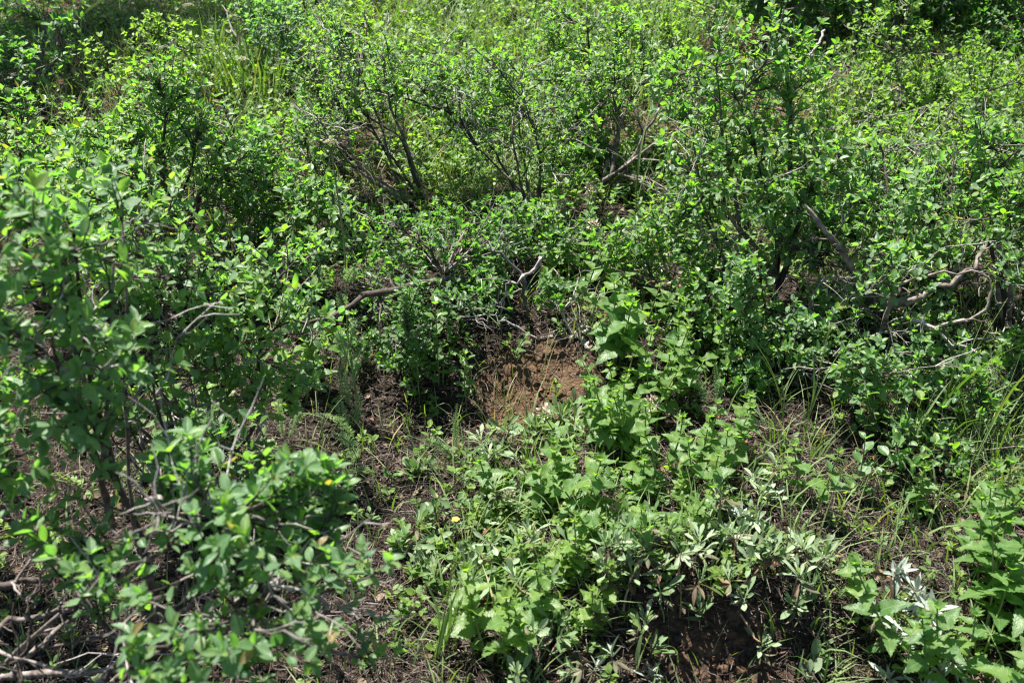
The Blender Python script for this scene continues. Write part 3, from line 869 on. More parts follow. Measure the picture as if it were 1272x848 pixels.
S("dark dense low shrub with small glossy leaves beneath the fan of bare stems", "leafy_shrub", "shrub", G1, (520, 2.06),
  [(505, 315, 100, 50, 2.15), (560, 380, 70, 50, 2.0), (480, 425, 60, 40, 1.95), (590, 300, 70, 40, 2.2), (520, 440, 60, 35, 1.88), (515, 360, 40, 22, 1.86)], 24, nmain=7, leafL=0.0181, aspect=.30, lod=1, tint=.36, wood=.006, dead=22, spacing=.012, mat="leaf_small", rosette=6, opp=True, dens=0.96)
S("dark dense low shrub with small leaves hanging over the bare soil patch", "leafy_shrub", "shrub", G1, (648, 2.20),
  [(650, 300, 70, 40, 2.25), (592, 378, 36, 26, 2.05), (690, 385, 35, 25, 2.05), (700, 310, 50, 45, 2.25), (600, 340, 50, 40, 2.1)], 25, nmain=5, leafL=0.0199, lod=1, tint=.45, wood=.006, dead=24, spacing=.013, mat="leaf_small", rosette=6, dens=0.90)
S("low bright shrub in the left middle beside the tall yarrow stalk", "leafy_shrub", "shrub", G1, (372, 2.20),
  [(350, 265, 65, 60, 2.25), (400, 280, 45, 55, 2.2), (330, 200, 45, 50, 2.4), (380, 390, 45, 40, 1.9)], 26, nmain=4, leafL=0.0247, lod=1, tint=.5, wood=.005, dead=12, spacing=.017, dens=1.02)
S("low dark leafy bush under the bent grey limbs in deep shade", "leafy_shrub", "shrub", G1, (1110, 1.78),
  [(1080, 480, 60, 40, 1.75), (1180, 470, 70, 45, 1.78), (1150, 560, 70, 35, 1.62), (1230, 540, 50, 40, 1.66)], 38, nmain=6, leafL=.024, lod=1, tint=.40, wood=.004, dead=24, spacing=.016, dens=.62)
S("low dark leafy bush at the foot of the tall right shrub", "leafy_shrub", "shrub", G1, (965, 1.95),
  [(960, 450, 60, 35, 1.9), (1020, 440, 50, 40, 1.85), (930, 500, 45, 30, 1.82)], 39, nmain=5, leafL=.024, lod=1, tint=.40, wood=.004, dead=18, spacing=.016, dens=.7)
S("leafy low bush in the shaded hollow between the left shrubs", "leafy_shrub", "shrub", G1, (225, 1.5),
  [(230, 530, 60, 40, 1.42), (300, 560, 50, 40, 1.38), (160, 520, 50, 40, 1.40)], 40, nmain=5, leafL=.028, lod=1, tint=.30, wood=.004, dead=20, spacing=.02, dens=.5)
# --- back row
S("rounded bright shrub at the top right in front of a dark gap", "leafy_shrub", "shrub", G1, (1112, 3.15),
  [(1095, 55, 60, 58, 3.2), (1150, 110, 70, 50, 3.1), (1060, 130, 60, 35, 3.0), (1210, 110, 70, 50, 3.2)], 27, nmain=6, leafL=.022, dens=.7, lod=1, tint=.52, wood=.007, dead=12, spacing=.018, mat="leaf_far")
S("low shrub with pale dead twigs on the sunny right slope", "leafy_shrub", "shrub", G1, (1090, 2.62),
  [(1080, 195, 85, 35, 2.6), (1150, 170, 80, 40, 2.7), (1040, 165, 45, 30, 2.7), (1220, 190, 60, 40, 2.6)], 28, nmain=6, leafL=0.0199, lod=1, tint=.55, wood=.006, dead=60, dead_len=.14, spacing=.016, dens=0.60, mat="leaf_far")
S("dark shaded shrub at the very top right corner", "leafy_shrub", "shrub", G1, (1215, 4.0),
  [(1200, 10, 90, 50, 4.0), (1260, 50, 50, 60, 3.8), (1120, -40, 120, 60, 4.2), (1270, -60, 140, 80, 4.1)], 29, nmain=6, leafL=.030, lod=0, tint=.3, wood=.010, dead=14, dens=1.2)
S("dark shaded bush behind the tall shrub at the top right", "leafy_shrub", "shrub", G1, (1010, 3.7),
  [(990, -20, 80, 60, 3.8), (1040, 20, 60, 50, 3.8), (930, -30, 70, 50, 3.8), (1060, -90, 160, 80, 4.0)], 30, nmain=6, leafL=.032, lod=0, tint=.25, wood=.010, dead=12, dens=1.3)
S("sunny shrub at the top edge just right of centre", "leafy_shrub", "shrub", G1, (850, 3.6),
  [(860, 20, 55, 40, 3.6), (800, 30, 50, 30, 3.7), (830, 75, 45, 30, 3.4)], 31, nmain=4, leafL=.021, lod=0, tint=.58, wood=.005, dead=6, mat="leaf_far", dens=.48)
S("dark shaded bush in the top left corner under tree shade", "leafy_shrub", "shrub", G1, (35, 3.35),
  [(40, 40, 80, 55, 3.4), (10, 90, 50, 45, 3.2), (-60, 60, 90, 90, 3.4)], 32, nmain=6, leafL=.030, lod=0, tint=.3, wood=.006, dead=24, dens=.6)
S("bluish shrub with glossy leaves at the top left above the grass tufts", "leafy_shrub", "shrub", G1, (348, 3.5),
  [(345, 50, 50, 48, 3.5), (375, 15, 50, 40, 3.7), (310, 15, 40, 30, 3.8)], 33, nmain=5, leafL=.023, lod=0, tint=.25, wood=.006, dead=16, mat="leaf_blue")
S("small bright shrub with dark stems left of the bare stem fan", "leafy_shrub", "shrub", G1, (418, 2.95),
  [(405, 75, 42, 48, 2.98), (440, 40, 45, 40, 3.1), (390, 115, 40, 35, 2.9)], 34, nmain=4, leafL=.019, lod=1, tint=.6, wood=.005, dead=22, spacing=.015, mat="leaf_far", dens=.6)
S("yellow-green low bush on the shaded bank at the top left", "leafy_shrub", "shrub", G1, (205, 3.35),
  [(195, 40, 40, 25, 3.4), (225, 70, 35, 25, 3.3), (120, 75, 24, 20, 3.1), (145, 100, 30, 18, 2.95)], 35, nmain=4, leafL=.022, lod=0, tint=.75, wood=.004, dead=4, mat="leaf_far", dens=.7)
# trees and tall bushes up the slope, above the frame: the trees are placed to shade the top corners
def small_tree(label, bx, by, crown, seed):
    """crown lobes given in metres: x, y, height over the ground, radius"""
    bl = []
    for (x, y, h, r) in crown:
        p = np.array([x, y, float(gz(x, y)) + h]); q = pix(p)
        bl.append((q[0], q[1], r * F / depth(p), r * .8 * F / depth(p), y))
    r = shrub(label, "small_tree", "tree", "small trees up the slope", (W0 / 2 + bx / (np.linalg.norm(at(W0 / 2, 400, by)[1:] - CAM[1:]) / math.hypot(1, 24 / F)) * F, by), bl, seed, nmain=5, leafL=.050, lod=0, tint=.35, wood=.022, dead=4, dens=1.1, spacing=.032, leafy=.2)
    return r


small_tree("small leafy tree up the slope beyond the top left corner, shading it", -2.75, 4.5, [(-2.25, 4.3, 2.2, .42), (-2.55, 3.95, 2.1, .45), (-1.95, 4.65, 2.3, .42), (-2.8, 4.5, 2.6, .5), (-2.35, 4.75, 2.5, .4)], 36)
small_tree("unseen leafy tree up the slope, added to shade the top right corner", 1.1, 5.6, [(.62, 4.95, 2.2, .38), (1.45, 4.95, 2.2, .42), (1.9, 4.8, 2.2, .4), (1.0, 5.5, 2.6, .5)], 37)  # added out of view, crown lobes set to cast shade into the top right

S("leafy bush past the right edge of the view, low down", "leafy_shrub", "shrub", G1, (1440, 1.9), [(1440, 380, 110, 90, 1.95), (1400, 270, 110, 80, 2.1), (1500, 480, 90, 70, 1.8)], 42, nmain=6, leafL=.028, lod=0, tint=.45, wood=.006, dead=14, dens=.7)
S("leafy bush past the right edge of the view, higher up the slope", "leafy_shrub", "shrub", G1, (1430, 3.1), [(1420, 120, 110, 70, 3.1), (1370, 60, 90, 60, 3.4), (1500, 150, 80, 60, 3.0)], 43, nmain=6, leafL=.026, lod=0, tint=.55, wood=.006, dead=14, dens=.6, mat="leaf_far")
S("sunny bush up the slope above the top edge, left of centre", "leafy_shrub", "shrub", G1, (420, 5.6), [(420, -95, 90, 50, 5.6), (520, -80, 60, 40, 5.5)], 44, nmain=6, leafL=.030, lod=0, tint=.55, wood=.006, dead=8, dens=.6, mat="leaf_far")
S("sunny bush up the slope above the top edge, right of centre", "leafy_shrub", "shrub", G1, (760, 5.3), [(760, -80, 90, 45, 5.3), (690, -90, 60, 40, 5.5)], 45, nmain=6, leafL=.030, lod=0, tint=.5, wood=.006, dead=8, dens=.6, mat="leaf_far")

# --- herbs with toothed leaves
G2 = "toothed leafy herbs among the shrubs"
Hb = lambda *a, **k: herb(a[0], G2, *a[1:], **k)
Hb("mint-green toothed herb clump right beside the bare soil patch", 752, 555, 9, .14, 51, L=.040, spread=.07, flowers=2)
Hb("largest sunlit toothed herb clump in the middle right of the bare soil", 812, 560, 11, .18, 52, L=.044, spread=.09)
Hb("toothed herb with one big dark triangular leaf under the dead twigs", 745, 450, 4, .21, 53, L=.075, spread=.05, tint=.4)
Hb("toothed herb clump reaching up under the stout limb", 715, 370, 5, .20, 54, L=.046, spread=.07, flowers=1)
Hb("toothed herb clump in half shade above the big sunlit herbs", 805, 460, 5, .18, 55, L=.044, spread=.08)
Hb("toothed herb clump between sunlit herbs and long grass stalks", 872, 590, 7, .16, 56, L=.045, spread=.07)
Hb("toothed herb clump at the foot of the pale low shrub", 850, 480, 4, .17, 57, L=.040, spread=.08)
Hb("low toothed herb with broad pale drooping leaves left of the sunlit clump", 715, 625, 4, .14, 58, L=.055, spread=.04)
Hb("toothed herb clump in front of the sunlit group above the silver rosettes", 790, 650, 6, .12, 59, L=.042, spread=.08)
Hb("single small toothed herb with a neat leafy top in the middle of the litter", 607, 622, 1, .15, 60, L=.045, spread=.01)
Hb("lime green lobed herb standing alone at the bottom centre", 622, 835, 2, .17, 61, L=.060, spread=.03, tint=.75)
Hb("low lime toothed sprig among the silvery rosettes left of centre bottom", 588, 680, 2, .09, 75, L=.034, spread=.03, tint=.85)
Hb("bright lime toothed sprig in the thick of the silvery rosettes", 690, 705, 3, .12, 76, L=.036, spread=.05, tint=.85)
Hb("bright toothed sprig just above the left rim of the soil hole", 735, 745, 3, .13, 77, L=.036, spread=.04, tint=.8)
Hb("small lime toothed sprig between the mat on red stems and the pale mat", 868, 715, 2, .10, 78, L=.032, spread=.03, tint=.8)
Hb("toothed herb growing between the big sunlit clump and the shaded one", 770, 520, 5, .16, 79, L=.040, spread=.07, tint=.7)
Hb("thin toothed herb stalk at the bottom centre right", 690, 800, 3, .15, 62, L=.042, spread=.05)
Hb("crinkled pale toothed herb left of the bottom right thicket", 1062, 765, 1, .16, 63, L=.042, spread=.01, tint=.65, aspect=.48)
Hb("largest toothed herb thicket in the bottom right corner", 1215, 815, 12, .25, 64, L=.062, aspect=.28, tint=.35, spread=.12, lean=(-.1, .05))
Hb("toothed herb leaning left across the bottom right corner", 1190, 740, 4, .20, 65, L=.058, aspect=.28, tint=.4, spread=.06, lean=(.5, -.1))
Hb("toothed herb at the right edge above the corner thicket", 1255, 745, 8, .24, 66, L=.056, aspect=.26, tint=.4, spread=.06)
Hb("toothed herb cut by the bottom edge at far right", 1215, 885, 5, .18, 67, L=.055, aspect=.28, tint=.35, spread=.08, lean=(.2, 0))
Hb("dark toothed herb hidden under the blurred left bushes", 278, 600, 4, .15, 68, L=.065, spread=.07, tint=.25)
Hb("dark toothed herb below the log and left of the yarrow", 395, 480, 4, .16, 69, L=.050, spread=.06, tint=.4)
Hb("toothed herb with two narrow bright leaves right of the silver mats", 1010, 640, 2, .15, 70, L=.045, spread=.03)
Hb("toothed herb sprig before the dark litter at lower right", 1145, 655, 2, .13, 71, L=.045, spread=.03, aspect=.26)
Hb("toothed herb behind the stout limb in the sunny gap", 690, 300, 5, .18, 72, L=.045, spread=.08, tint=.6)
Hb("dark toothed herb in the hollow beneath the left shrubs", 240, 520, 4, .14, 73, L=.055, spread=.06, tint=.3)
Hb("toothed herb at the left side of the low pale shrub", 775, 400, 4, .17, 74, L=.040, spread=.07)

# --- silvery rosette plants
G3 = "silvery rosette plants on the litter"
R = lambda *a, **k: rosettes(a[0], G3, *a[1:], **k)
R("upright silver-green rosettes growing at the lower edge of the bare soil", 688, 540, 10, 101, L=.056, aspect=.11, spread=.075, height=.03, lean=(0, 0), upr=1.3)
R("small silver-green rosette left of the bare soil in dry litter", 520, 590, 3, 102, L=.050, aspect=.13, spread=.03, height=.02, upr=1.2)
R("silver-green rosettes beside the yellow flower", 545, 700, 7, 103, L=.040, aspect=.12, leaves=11, upr=1.05, tint=.62, spread=.08)
R("silver-green rosettes right below the yellow buds", 620, 690, 7, 104, L=.038, aspect=.12, leaves=11, upr=1.05, tint=.62, spread=.09)
R("dark green rosettes at the centre of the lower mat", 610, 745, 6, 105, L=.040, aspect=.12, leaves=11, upr=1.05, tint=.62, spread=.09)
R("silver-green mat between the lime herb and the sunlit herbs", 700, 720, 7, 106, L=.040, aspect=.12, leaves=11, upr=1.05, tint=.62, spread=.09)
R("rosette mat on red stems above the dark soil hole", 830, 735, 9, 107, L=.038, aspect=.12, leaves=11, upr=1.05, tint=.62, spread=.10)
R("pale rosette mat along the top of the dark soil bank", 905, 735, 11, 108, L=.038, aspect=.12, leaves=11, upr=1.05, tint=.62, spread=.10)
R("rosettes below the sunlit herbs and left of the white sage sprigs", 860, 670, 8, 109, L=.038, aspect=.12, leaves=11, upr=1.05, tint=.62, spread=.09)
R("rosettes behind the pale mat near the dark litter", 950, 690, 9, 110, L=.038, aspect=.12, leaves=11, upr=1.05, tint=.62, spread=.08)
R("rosettes hanging at the left rim of the dark soil hole", 770, 770, 9, 111, L=.040, aspect=.12, leaves=11, upr=1.05, tint=.62, spread=.08)
R("small rosette spray by the dry grass right of the sunlit herbs", 935, 620, 5, 112, L=.038, aspect=.12, leaves=11, upr=1.05, tint=.62, spread=.06)
R("rosettes at the bottom edge under the left rim of the hole", 700, 800, 6, 113, L=.038, aspect=.12, leaves=11, upr=1.05, tint=.62, spread=.07)
R("single rosette on the bank right of the dark soil hole", 985, 745, 4, 114, L=.040, aspect=.12, leaves=11, upr=1.05, tint=.62, spread=.05)
R("silver-green rosettes between the sunlit herbs and the cream flowers", 665, 640, 7, 118, L=.038, aspect=.12, spread=.08, tint=.6)
R("few silver-green rosettes left of the mat on red stems", 765, 712, 5, 119, L=.030, aspect=.13, spread=.09, tint=.5)
R("loose rosettes straggling right from the pale mat into litter", 1000, 700, 7, 120, L=.036, aspect=.12, spread=.09, tint=.55)
R("rosettes at the bottom edge right of the lime herb", 665, 850, 6, 121, L=.036, aspect=.12, spread=.08, tint=.5)
R("rosettes in front of the bare soil, left of the upright ones", 600, 575, 6, 122, L=.044, aspect=.12, spread=.07, tint=.5)
R("two broad plain leaves on dark soil at the bottom right", 1005, 838, 2, 115, L=.045, spread=.02, leaves=6, height=.02, aspect=.2, dry=False)
R("dark rosette left of the yellow flower in the litter", 535, 665, 3, 116, L=.040, aspect=.12, leaves=11, upr=1.05, tint=.62, spread=.03)
R("silvery rosettes in half shade below the bent grey limbs", 1120, 560, 5, 117, L=.05, aspect=.14, spread=.06, tint=.3)

G4 = "white woolly sage plants"
Sg = lambda *a, **k: rosettes(a[0], G4, *a[1:], mat="sage", kind="lance", name="sage_plant", **k)
Sg("white woolly sage spray at the bottom right before the toothed thicket", 1090, 795, 8, 131, L=.042, aspect=.11, spread=.06, height=.10, leaves=10, lean=(.3, -.2))
Sg("white woolly sage cut by the bottom edge at right", 1120, 845, 8, 132, L=.042, aspect=.13, spread=.06, height=.05, leaves=9, lean=(.5, 0))
Sg("small white sage spray above the pale rosette mat", 915, 665, 4, 133, L=.036, aspect=.12, spread=.04, height=.05, leaves=9)
Sg("white sage sprig lying at the bottom edge left of the hole", 778, 840, 3, 134, L=.036, aspect=.10, spread=.05, height=.03, leaves=8)

# --- yarrow
G5 = "feathery yarrow plants"
yarrow("tall yarrow stalk with cream flower head left of centre, feathery at its foot", G5, (437, 1.80),
       [[(437, 545, 1.78), (426, 520, 1.75), (420, 490, 1.75)], [(437, 530, 1.78), (446, 505, 1.75), (444, 478, 1.76)], [(436, 505, 1.79), (424, 475, 1.77), (426, 448, 1.78)],
        [(435, 480, 1.80), (443, 450, 1.78), (452, 425, 1.78)], [(434, 455, 1.80), (424, 425, 1.79), (418, 405, 1.80)], [(433, 430, 1.81), (440, 405, 1.80), (448, 392, 1.80)], [(431, 390, 1.82), (424, 372, 1.81), (420, 362, 1.82)], [(430, 350, 1.83), (436, 338, 1.82), (440, 332, 1.82)],
        [(440, 545, 1.72), (420, 518, 1.67), (388, 513, 1.64)], [(446, 575, 1.64), (432, 545, 1.60), (410, 538, 1.58)]],
       151, stalk=[(438, 545, 1.8), (432, 420, 1.82), (428, 300, 1.84), (412, 192, 1.86)], flower=True, fw=.016, head_r=.011)
yarrow("yarrow fronds in front of the left hollow, pale and arching", G5, (355, 1.82), [[(352, 545, 1.72), (345, 500, 1.66), (354, 468, 1.64)], [(358, 545, 1.72), (372, 510, 1.66), (364, 480, 1.62)]], 152, fw=.014)
yarrow("yarrow fronds on litter beside the upright silver rosettes", G5, (575, 1.70), [[(570, 575, 1.7), (565, 530, 1.69), (568, 500, 1.69)], [(570, 575, 1.64), (545, 550, 1.62), (520, 545, 1.6)], [(575, 575, 1.64), (600, 550, 1.62), (620, 545, 1.6)]], 153, fw=.011)
yarrow("yellowing yarrow frond lying on the brown litter", G5, (445, 1.62), [[(470, 588, 1.60), (440, 580, 1.55), (415, 610, 1.50)]], 154, fw=.010, tint=.9)
yarrow("yarrow fronds right of the sunlit herbs among grass", G5, (905, 1.80), [[(905, 560, 1.8), (895, 510, 1.79), (888, 450, 1.8)], [(908, 560, 1.8), (915, 500, 1.8), (930, 470, 1.8)], [(905, 560, 1.8), (870, 480, 1.8), (855, 445, 1.82)]], 155, fw=.015)
yarrow("shaded yarrow fronds under the right shrub", G5, (1170, 1.85), [[(1170, 540, 1.85), (1160, 480, 1.83), (1145, 430, 1.83)], [(1170, 540, 1.85), (1180, 480, 1.83), (1200, 455, 1.83)], [(1175, 540, 1.85), (1215, 500, 1.83), (1240, 470, 1.83)]], 156, fw=.015)
yarrow("yarrow fronds in the bottom centre left among thin sticks", G5, (505, 1.25), [[(500, 770, 1.25), (485, 765, 1.22), (452, 788, 1.19)], [(500, 775, 1.24), (505, 800, 1.19), (522, 822, 1.16)]], 157, fw=.008)
for k, (lab, px, pt, Y) in enumerate((
        ("yarrow with cream flower head at the top left by the shade", (245, 62), (235, 16), 3.5), ("yarrow with cream flower head above the tufted grass", (298, 75), (293, 30), 3.5),
        ("yarrow with cream flower head just behind the tufted grass", (302, 130), (302, 84), 3.0), ("yarrow with cream flower head on the sunny slope at the top", (505, 58), (502, 23), 3.9),
        ("yarrow with cream flower head at the top right of centre", (640, 50), (636, 17), 4.0))):
    yarrow(lab, G5, (px[0], Y), [[(px[0], px[1] + 12, Y), (px[0] + 8, px[1] - 2, Y), (px[0] + 12, px[1] - 14, Y)]], 160 + k, stalk=[(px[0], px[1], Y), ((px[0] + pt[0]) / 2, (px[1] + pt[1]) / 2, Y), (pt[0], pt[1], Y)], flower=True, fw=.012, head_r=.018)

# --- dead wood
G6 = "bare dead branches and sticks"
B = lambda *a, **k: branch(a[0], *a[1:], group=G6, **k)
B("thick bent grey log running left from the centre shrubs", [(575, 345, 2.06), (535, 352, 1.99), (500, 358, 1.90), (462, 362, 1.83), (430, 382, 1.77), (400, 400, 1.74), (378, 402, 1.73), (362, 392, 1.72)], .0095, .002, 201, mat="bark", twigs=4, tl=.08)
B("forked pale dead stick standing above the bare soil", [(652, 388, 2.02), (650, 365, 2.0), (648, 340, 2.0), (625, 318, 2.0), (602, 302, 2.02)], .006, .0022, 202, twigs=3)
B("pale dead stick crossing the forked one above the soil", [(672, 322, 1.99), (652, 342, 1.97), (634, 355, 1.97), (622, 388, 1.98)], .0045, .0018, 203, twigs=2)
B("thin grey twig cluster reaching over the top of the bare soil", [(700, 428, 1.98), (650, 410, 1.95), (622, 400, 1.94), (608, 388, 1.94), (570, 396, 1.94)], .0026, .0014, 204, twigs=8, tl=.07)
B("crooked pale dead twig at the right of the bare soil", [(730, 452, 1.98), (718, 432, 1.97), (708, 405, 1.97), (690, 375, 2.0)], .005, .002, 205, twigs=5)
B("grey dead stick leaning right of the bare soil", [(728, 402, 2.0), (712, 408, 1.99), (700, 380, 2.0), (722, 345, 2.03)], .0028, .0014, 206, twigs=5)
B("short gnarled root end at the upper right rim of the soil", [(730, 452, 1.94), (726, 430, 1.95), (718, 412, 1.97)], .0055, .004, 207, twigs=2, tl=.05)
B("stout twisted grey limb under the right shrub", [(1125, 372, 1.95), (1150, 366, 1.93), (1180, 352, 1.92), (1205, 332, 1.93), (1228, 305, 1.96), (1238, 280, 2.0)], .0068, .004, 208, mat="bark", twigs=4)
B("curved grey limb below the twisted one at right", [(1150, 405, 1.9), (1180, 402, 1.88), (1208, 396, 1.87), (1228, 380, 1.87), (1232, 352, 1.88), (1215, 335, 1.9)], .0042, .0025, 209, mat="bark", twigs=2)
B("pale broken dead stick pointing right below the curved limb", [(1135, 398, 1.9), (1160, 408, 1.87), (1180, 424, 1.85), (1205, 432, 1.84), (1240, 462, 1.83)], .0048, .0016, 210, twigs=7, tl=.07)
B("thin pale crooked stick left of the bent limbs", [(1010, 400, 1.98), (1004, 370, 1.96), (1022, 350, 1.96), (1030, 340, 1.98), (1060, 370, 1.96), (1130, 362, 1.95)], .0028, .0014, 211, twigs=6)
B("thin grey stick lying under the right shrub", [(1070, 418, 1.93), (1090, 412, 1.92), (1120, 412, 1.92), (1150, 402, 1.92)], .004, .002, 212, twigs=5)
B("dark dead stick slanting down in the shade at right", [(1088, 485, 1.86), (1105, 515, 1.82), (1125, 550, 1.78)], .0045, .0025, 213, mat="bark", twigs=2)
B("white crooked twig in the sunny gap at the top right", [(1012, 118, 3.1), (1022, 112, 3.1), (1030, 102, 3.1), (1042, 92, 3.1)], .004, .0015, 214, twigs=4, tl=.12)
B("white hooked twig on the sunny right slope", [(1105, 111, 2.95), (1115, 109, 2.93), (1122, 113, 2.92), (1115, 124, 2.92)], .004, .002, 215, twigs=2, tl=.1)
B("pale pole-like stick against the dark gap at the top right", [(1005, 72, 3.2), (1015, 55, 3.25), (1026, 38, 3.3)], .0055, .0035, 216, twigs=0)
B("long grey stick along the bottom left edge", [(-20, 735, .98), (40, 722, 1.0), (90, 708, 1.02), (150, 690, 1.05)], .005, .002, 217, mat="bark", twigs=5, tl=.12)
B("grey stick bundle rising from the bottom left corner", [(-10, 850, .92), (40, 810, .95), (80, 780, .98), (110, 745, 1.02)], .005, .0022, 218, mat="bark", twigs=8, tl=.14)
B("thin pale stick crossing the left hollow", [(175, 540, 1.45), (183, 570, 1.4), (190, 590, 1.36)], .0045, .0028, 219, twigs=4)
B("grey branch over the shaded left hollow", [(170, 505, 1.55), (200, 498, 1.52), (250, 500, 1.5), (330, 495, 1.55)], .0045, .002, 220, mat="bark", twigs=6)
B("weathered grey stick at the back of the left hollow", [(190, 590, 1.35), (205, 568, 1.38), (215, 548, 1.42)], .006, .003, 221, twigs=3)
B("grey stick slanting up inside the blurred left bush", [(178, 628, 1.15), (205, 608, 1.18), (225, 595, 1.2)], .006, .004, 222, mat="bark", twigs=2)
B("white curved twig right of the left hollow", [(318, 505, 1.6), (322, 530, 1.56), (316, 556, 1.52)], .003, .002, 223, twigs=1)
B("long thin straw-coloured stick at the bottom centre left", [(425, 668, 1.45), (480, 712, 1.38), (550, 758, 1.32)], .0025, .0018, 224, mat="straw", twigs=2)
B("thin dark stick running right across the bottom centre litter", [(455, 740, 1.34), (500, 760, 1.31), (555, 768, 1.3)], .0024, .0015, 225, mat="twig", twigs=2)
B("dry straw stalk at the bottom centre", [(650, 820, 1.24), (672, 842, 1.2), (690, 862, 1.17)], .0022, .0014, 226, mat="straw", twigs=2)
B("dry pale grass stalk on litter right of the sunlit herbs", [(905, 520, 1.72), (935, 527, 1.70), (978, 535, 1.68)], .002, .0012, 227, mat="straw", twigs=2)
B("slim white stick by the dark litter at lower right", [(1140, 648, 1.5), (1155, 668, 1.47), (1168, 688, 1.45)], .0018, .0012, 228, twigs=0)
B("thin pale stick among the crossed sticks in the bottom left", [(130, 848, .86), (165, 800, .9), (180, 770, .95)], .0035, .002, 229, mat="bark", twigs=3)
B("dark slim stick in the bottom left corner tangle", [(-10, 780, .95), (60, 760, .97), (130, 745, .98)], .004, .002, 232, mat="bark", twigs=6, tl=.12)
B("steep grey stick standing in the bottom left corner tangle", [(20, 860, .9), (35, 780, .95), (55, 690, 1.0)], .003, .0014, 233, mat="bark", twigs=5, tl=.1)
B("pale stick lying low across the bottom left corner", [(-20, 800, .93), (70, 830, .9), (150, 850, .88)], .0024, .0012, 234, mat="bark", twigs=6, tl=.12)
B("brown horizontal stick inside the dark bottom left hollow", [(140, 632, 1.2), (180, 634, 1.2), (245, 640, 1.2)], .0035, .002, 235, mat="twig", twigs=3, tl=.1)
B("grey upright stick below the lower left bush", [(395, 800, 1.18), (404, 760, 1.16), (398, 725, 1.14)], .005, .003, 230, mat="bark", twigs=3)
B("dark fallen stick at the bottom left middle", [(370, 790, 1.15), (385, 770, 1.15), (400, 760, 1.16)], .0045, .003, 231, mat="bark", twigs=2)

# --- long grass stalks and tufts
G7 = "long grass stalks and tufts"
Gs = lambda *a, **k: grass_stem(a[0], G7, *a[1:], **k)
Gs("bright grass stalk with a green seed head at the bottom centre", [(540, 850, 1.16), (547, 790, 1.14), (556, 740, 1.13), (566, 692, 1.12)], .0042, 251, seedhead=True, blades=2)
Gs("second bright grass stalk bending right at the bottom centre", [(540, 852, 1.17), (555, 800, 1.15), (572, 745, 1.14)], .0036, 252, seedhead=True, blades=1)
Gs("tall grass stalk with a flower spike before the right shrub", [(995, 560, 1.74), (1010, 500, 1.72), (1020, 450, 1.71), (1032, 405, 1.71)], .0022, 253, seedhead=True)
Gs("leaning bright grass stalk under the curved limb at right", [(1140, 560, 1.75), (1180, 490, 1.73), (1215, 430, 1.72), (1252, 370, 1.73)], .0035, 254, tint=.5)
Gs("grass stalk leaning right at the right edge", [(1195, 600, 1.6), (1225, 540, 1.6), (1250, 490, 1.6), (1268, 440, 1.6)], .0026, 255, tint=.55)
Gs("grass stalk with spike in the shade at right", [(1120, 590, 1.66), (1135, 540, 1.65), (1165, 480, 1.65)], .0026, 256, tint=.35)
Gs("grass stalk in shade right of the sunlit herbs", [(965, 580, 1.7), (975, 500, 1.7), (965, 430, 1.72)], .0022, 257, tint=.45)
Gs("thin grass stalk rising before the stout limb", [(790, 260, 2.55), (793, 190, 2.55), (792, 130, 2.56)], .0035, 258, tint=.5)
Gs("thin grass stalk at the top right of centre", [(800, 95, 3.1), (808, 50, 3.1), (815, 5, 3.1)], .003, 259, tint=.5)
Gs("arching bright grass stalk in the shaded top left corner", [(88, 60, 3.05), (98, 25, 3.05), (112, 8, 3.0), (130, -5, 2.95)], .0035, 260, tint=.6, blades=1)
Gs("thin grass stalk beside the pale fronds in the left hollow", [(395, 560, 1.7), (402, 520, 1.7), (412, 475, 1.7)], .002, 261, tint=.55, blades=1)
T_ = lambda *a, **k: tuft(a[0], G7, *a[1:], **k)
T_("bright tuft of broad grass in the sunny top left gap", 262, 78, 70, .20, 271, spread=.10, w=.005, tint=.55, bend=.25)
T_("bright tuft of broad grass right of the flowering yarrow at top left", 318, 112, 90, .20, 272, spread=.13, w=.005, tint=.55, bend=.25)
T_("grass tuft at the right edge in front of the tall stalks", 1225, 570, 30, .22, 273, spread=.08, tint=.5)
T_("grass tuft in shade under the curved limb", 1150, 530, 40, .22, 274, spread=.12, tint=.35)
T_("grass tuft at the very top centre on the sunny slope", 560, 40, 120, .18, 275, spread=.22, w=.004, tint=.5)
T_("grass tuft on the sunny slope at the top, right of centre", 650, 70, 70, .15, 276, spread=.15, w=.004, tint=.6)
T_("grass tuft in the sunny gap at the top left of centre", 470, 30, 110, .18, 277, spread=.2, w=.004, tint=.5)
T_("grass tuft in the sunny gap at the right of the tall shrub", 1040, 130, 60, .12, 278, spread=.16, w=.003, tint=.6)
T_("grass tuft by the slender upright shrub", 780, 110, 50, .2, 279, spread=.12, w=.004, tint=.5)
T_("grass tuft in the dark gap at the top right of centre", 820, 70, 50, .26, 280, spread=.10, w=.004, tint=.45)
T_("thin yellowing weed stems on the bare soil", 660, 500, 22, .12, 281, spread=.08, w=.0013, tint=.85)
T_("reddish dry weed stems at the left edge of the bare soil", 612, 525, 30, .08, 282, spread=.05, w=.0013, tint=1.0)
T_("grass tuft beneath the right shrub beside the pale stick", 985, 560, 30, .14, 283, spread=.06, tint=.5)
T_("grass tuft at the right edge low down", 1245, 620, 26, .18, 284, spread=.07, tint=.55)
T_("thin green weed stems in front of the bare soil", 640, 545, 22, .11, 288, spread=.08, w=.0014, tint=.6)
T_("wispy grass on the dark soil hole at the bottom", 870, 825, 22, .10, 285, spread=.09, w=.0012, tint=.6)
T_("wispy grass in the bottom centre litter", 580, 800, 26, .12, 286, spread=.10, w=.0016, tint=.4)
T_("broad grass blade standing at the left rim of the dark soil hole", 787, 830, 2, .12, 287, spread=.006, w=.0055, tint=.6, bend=.05)

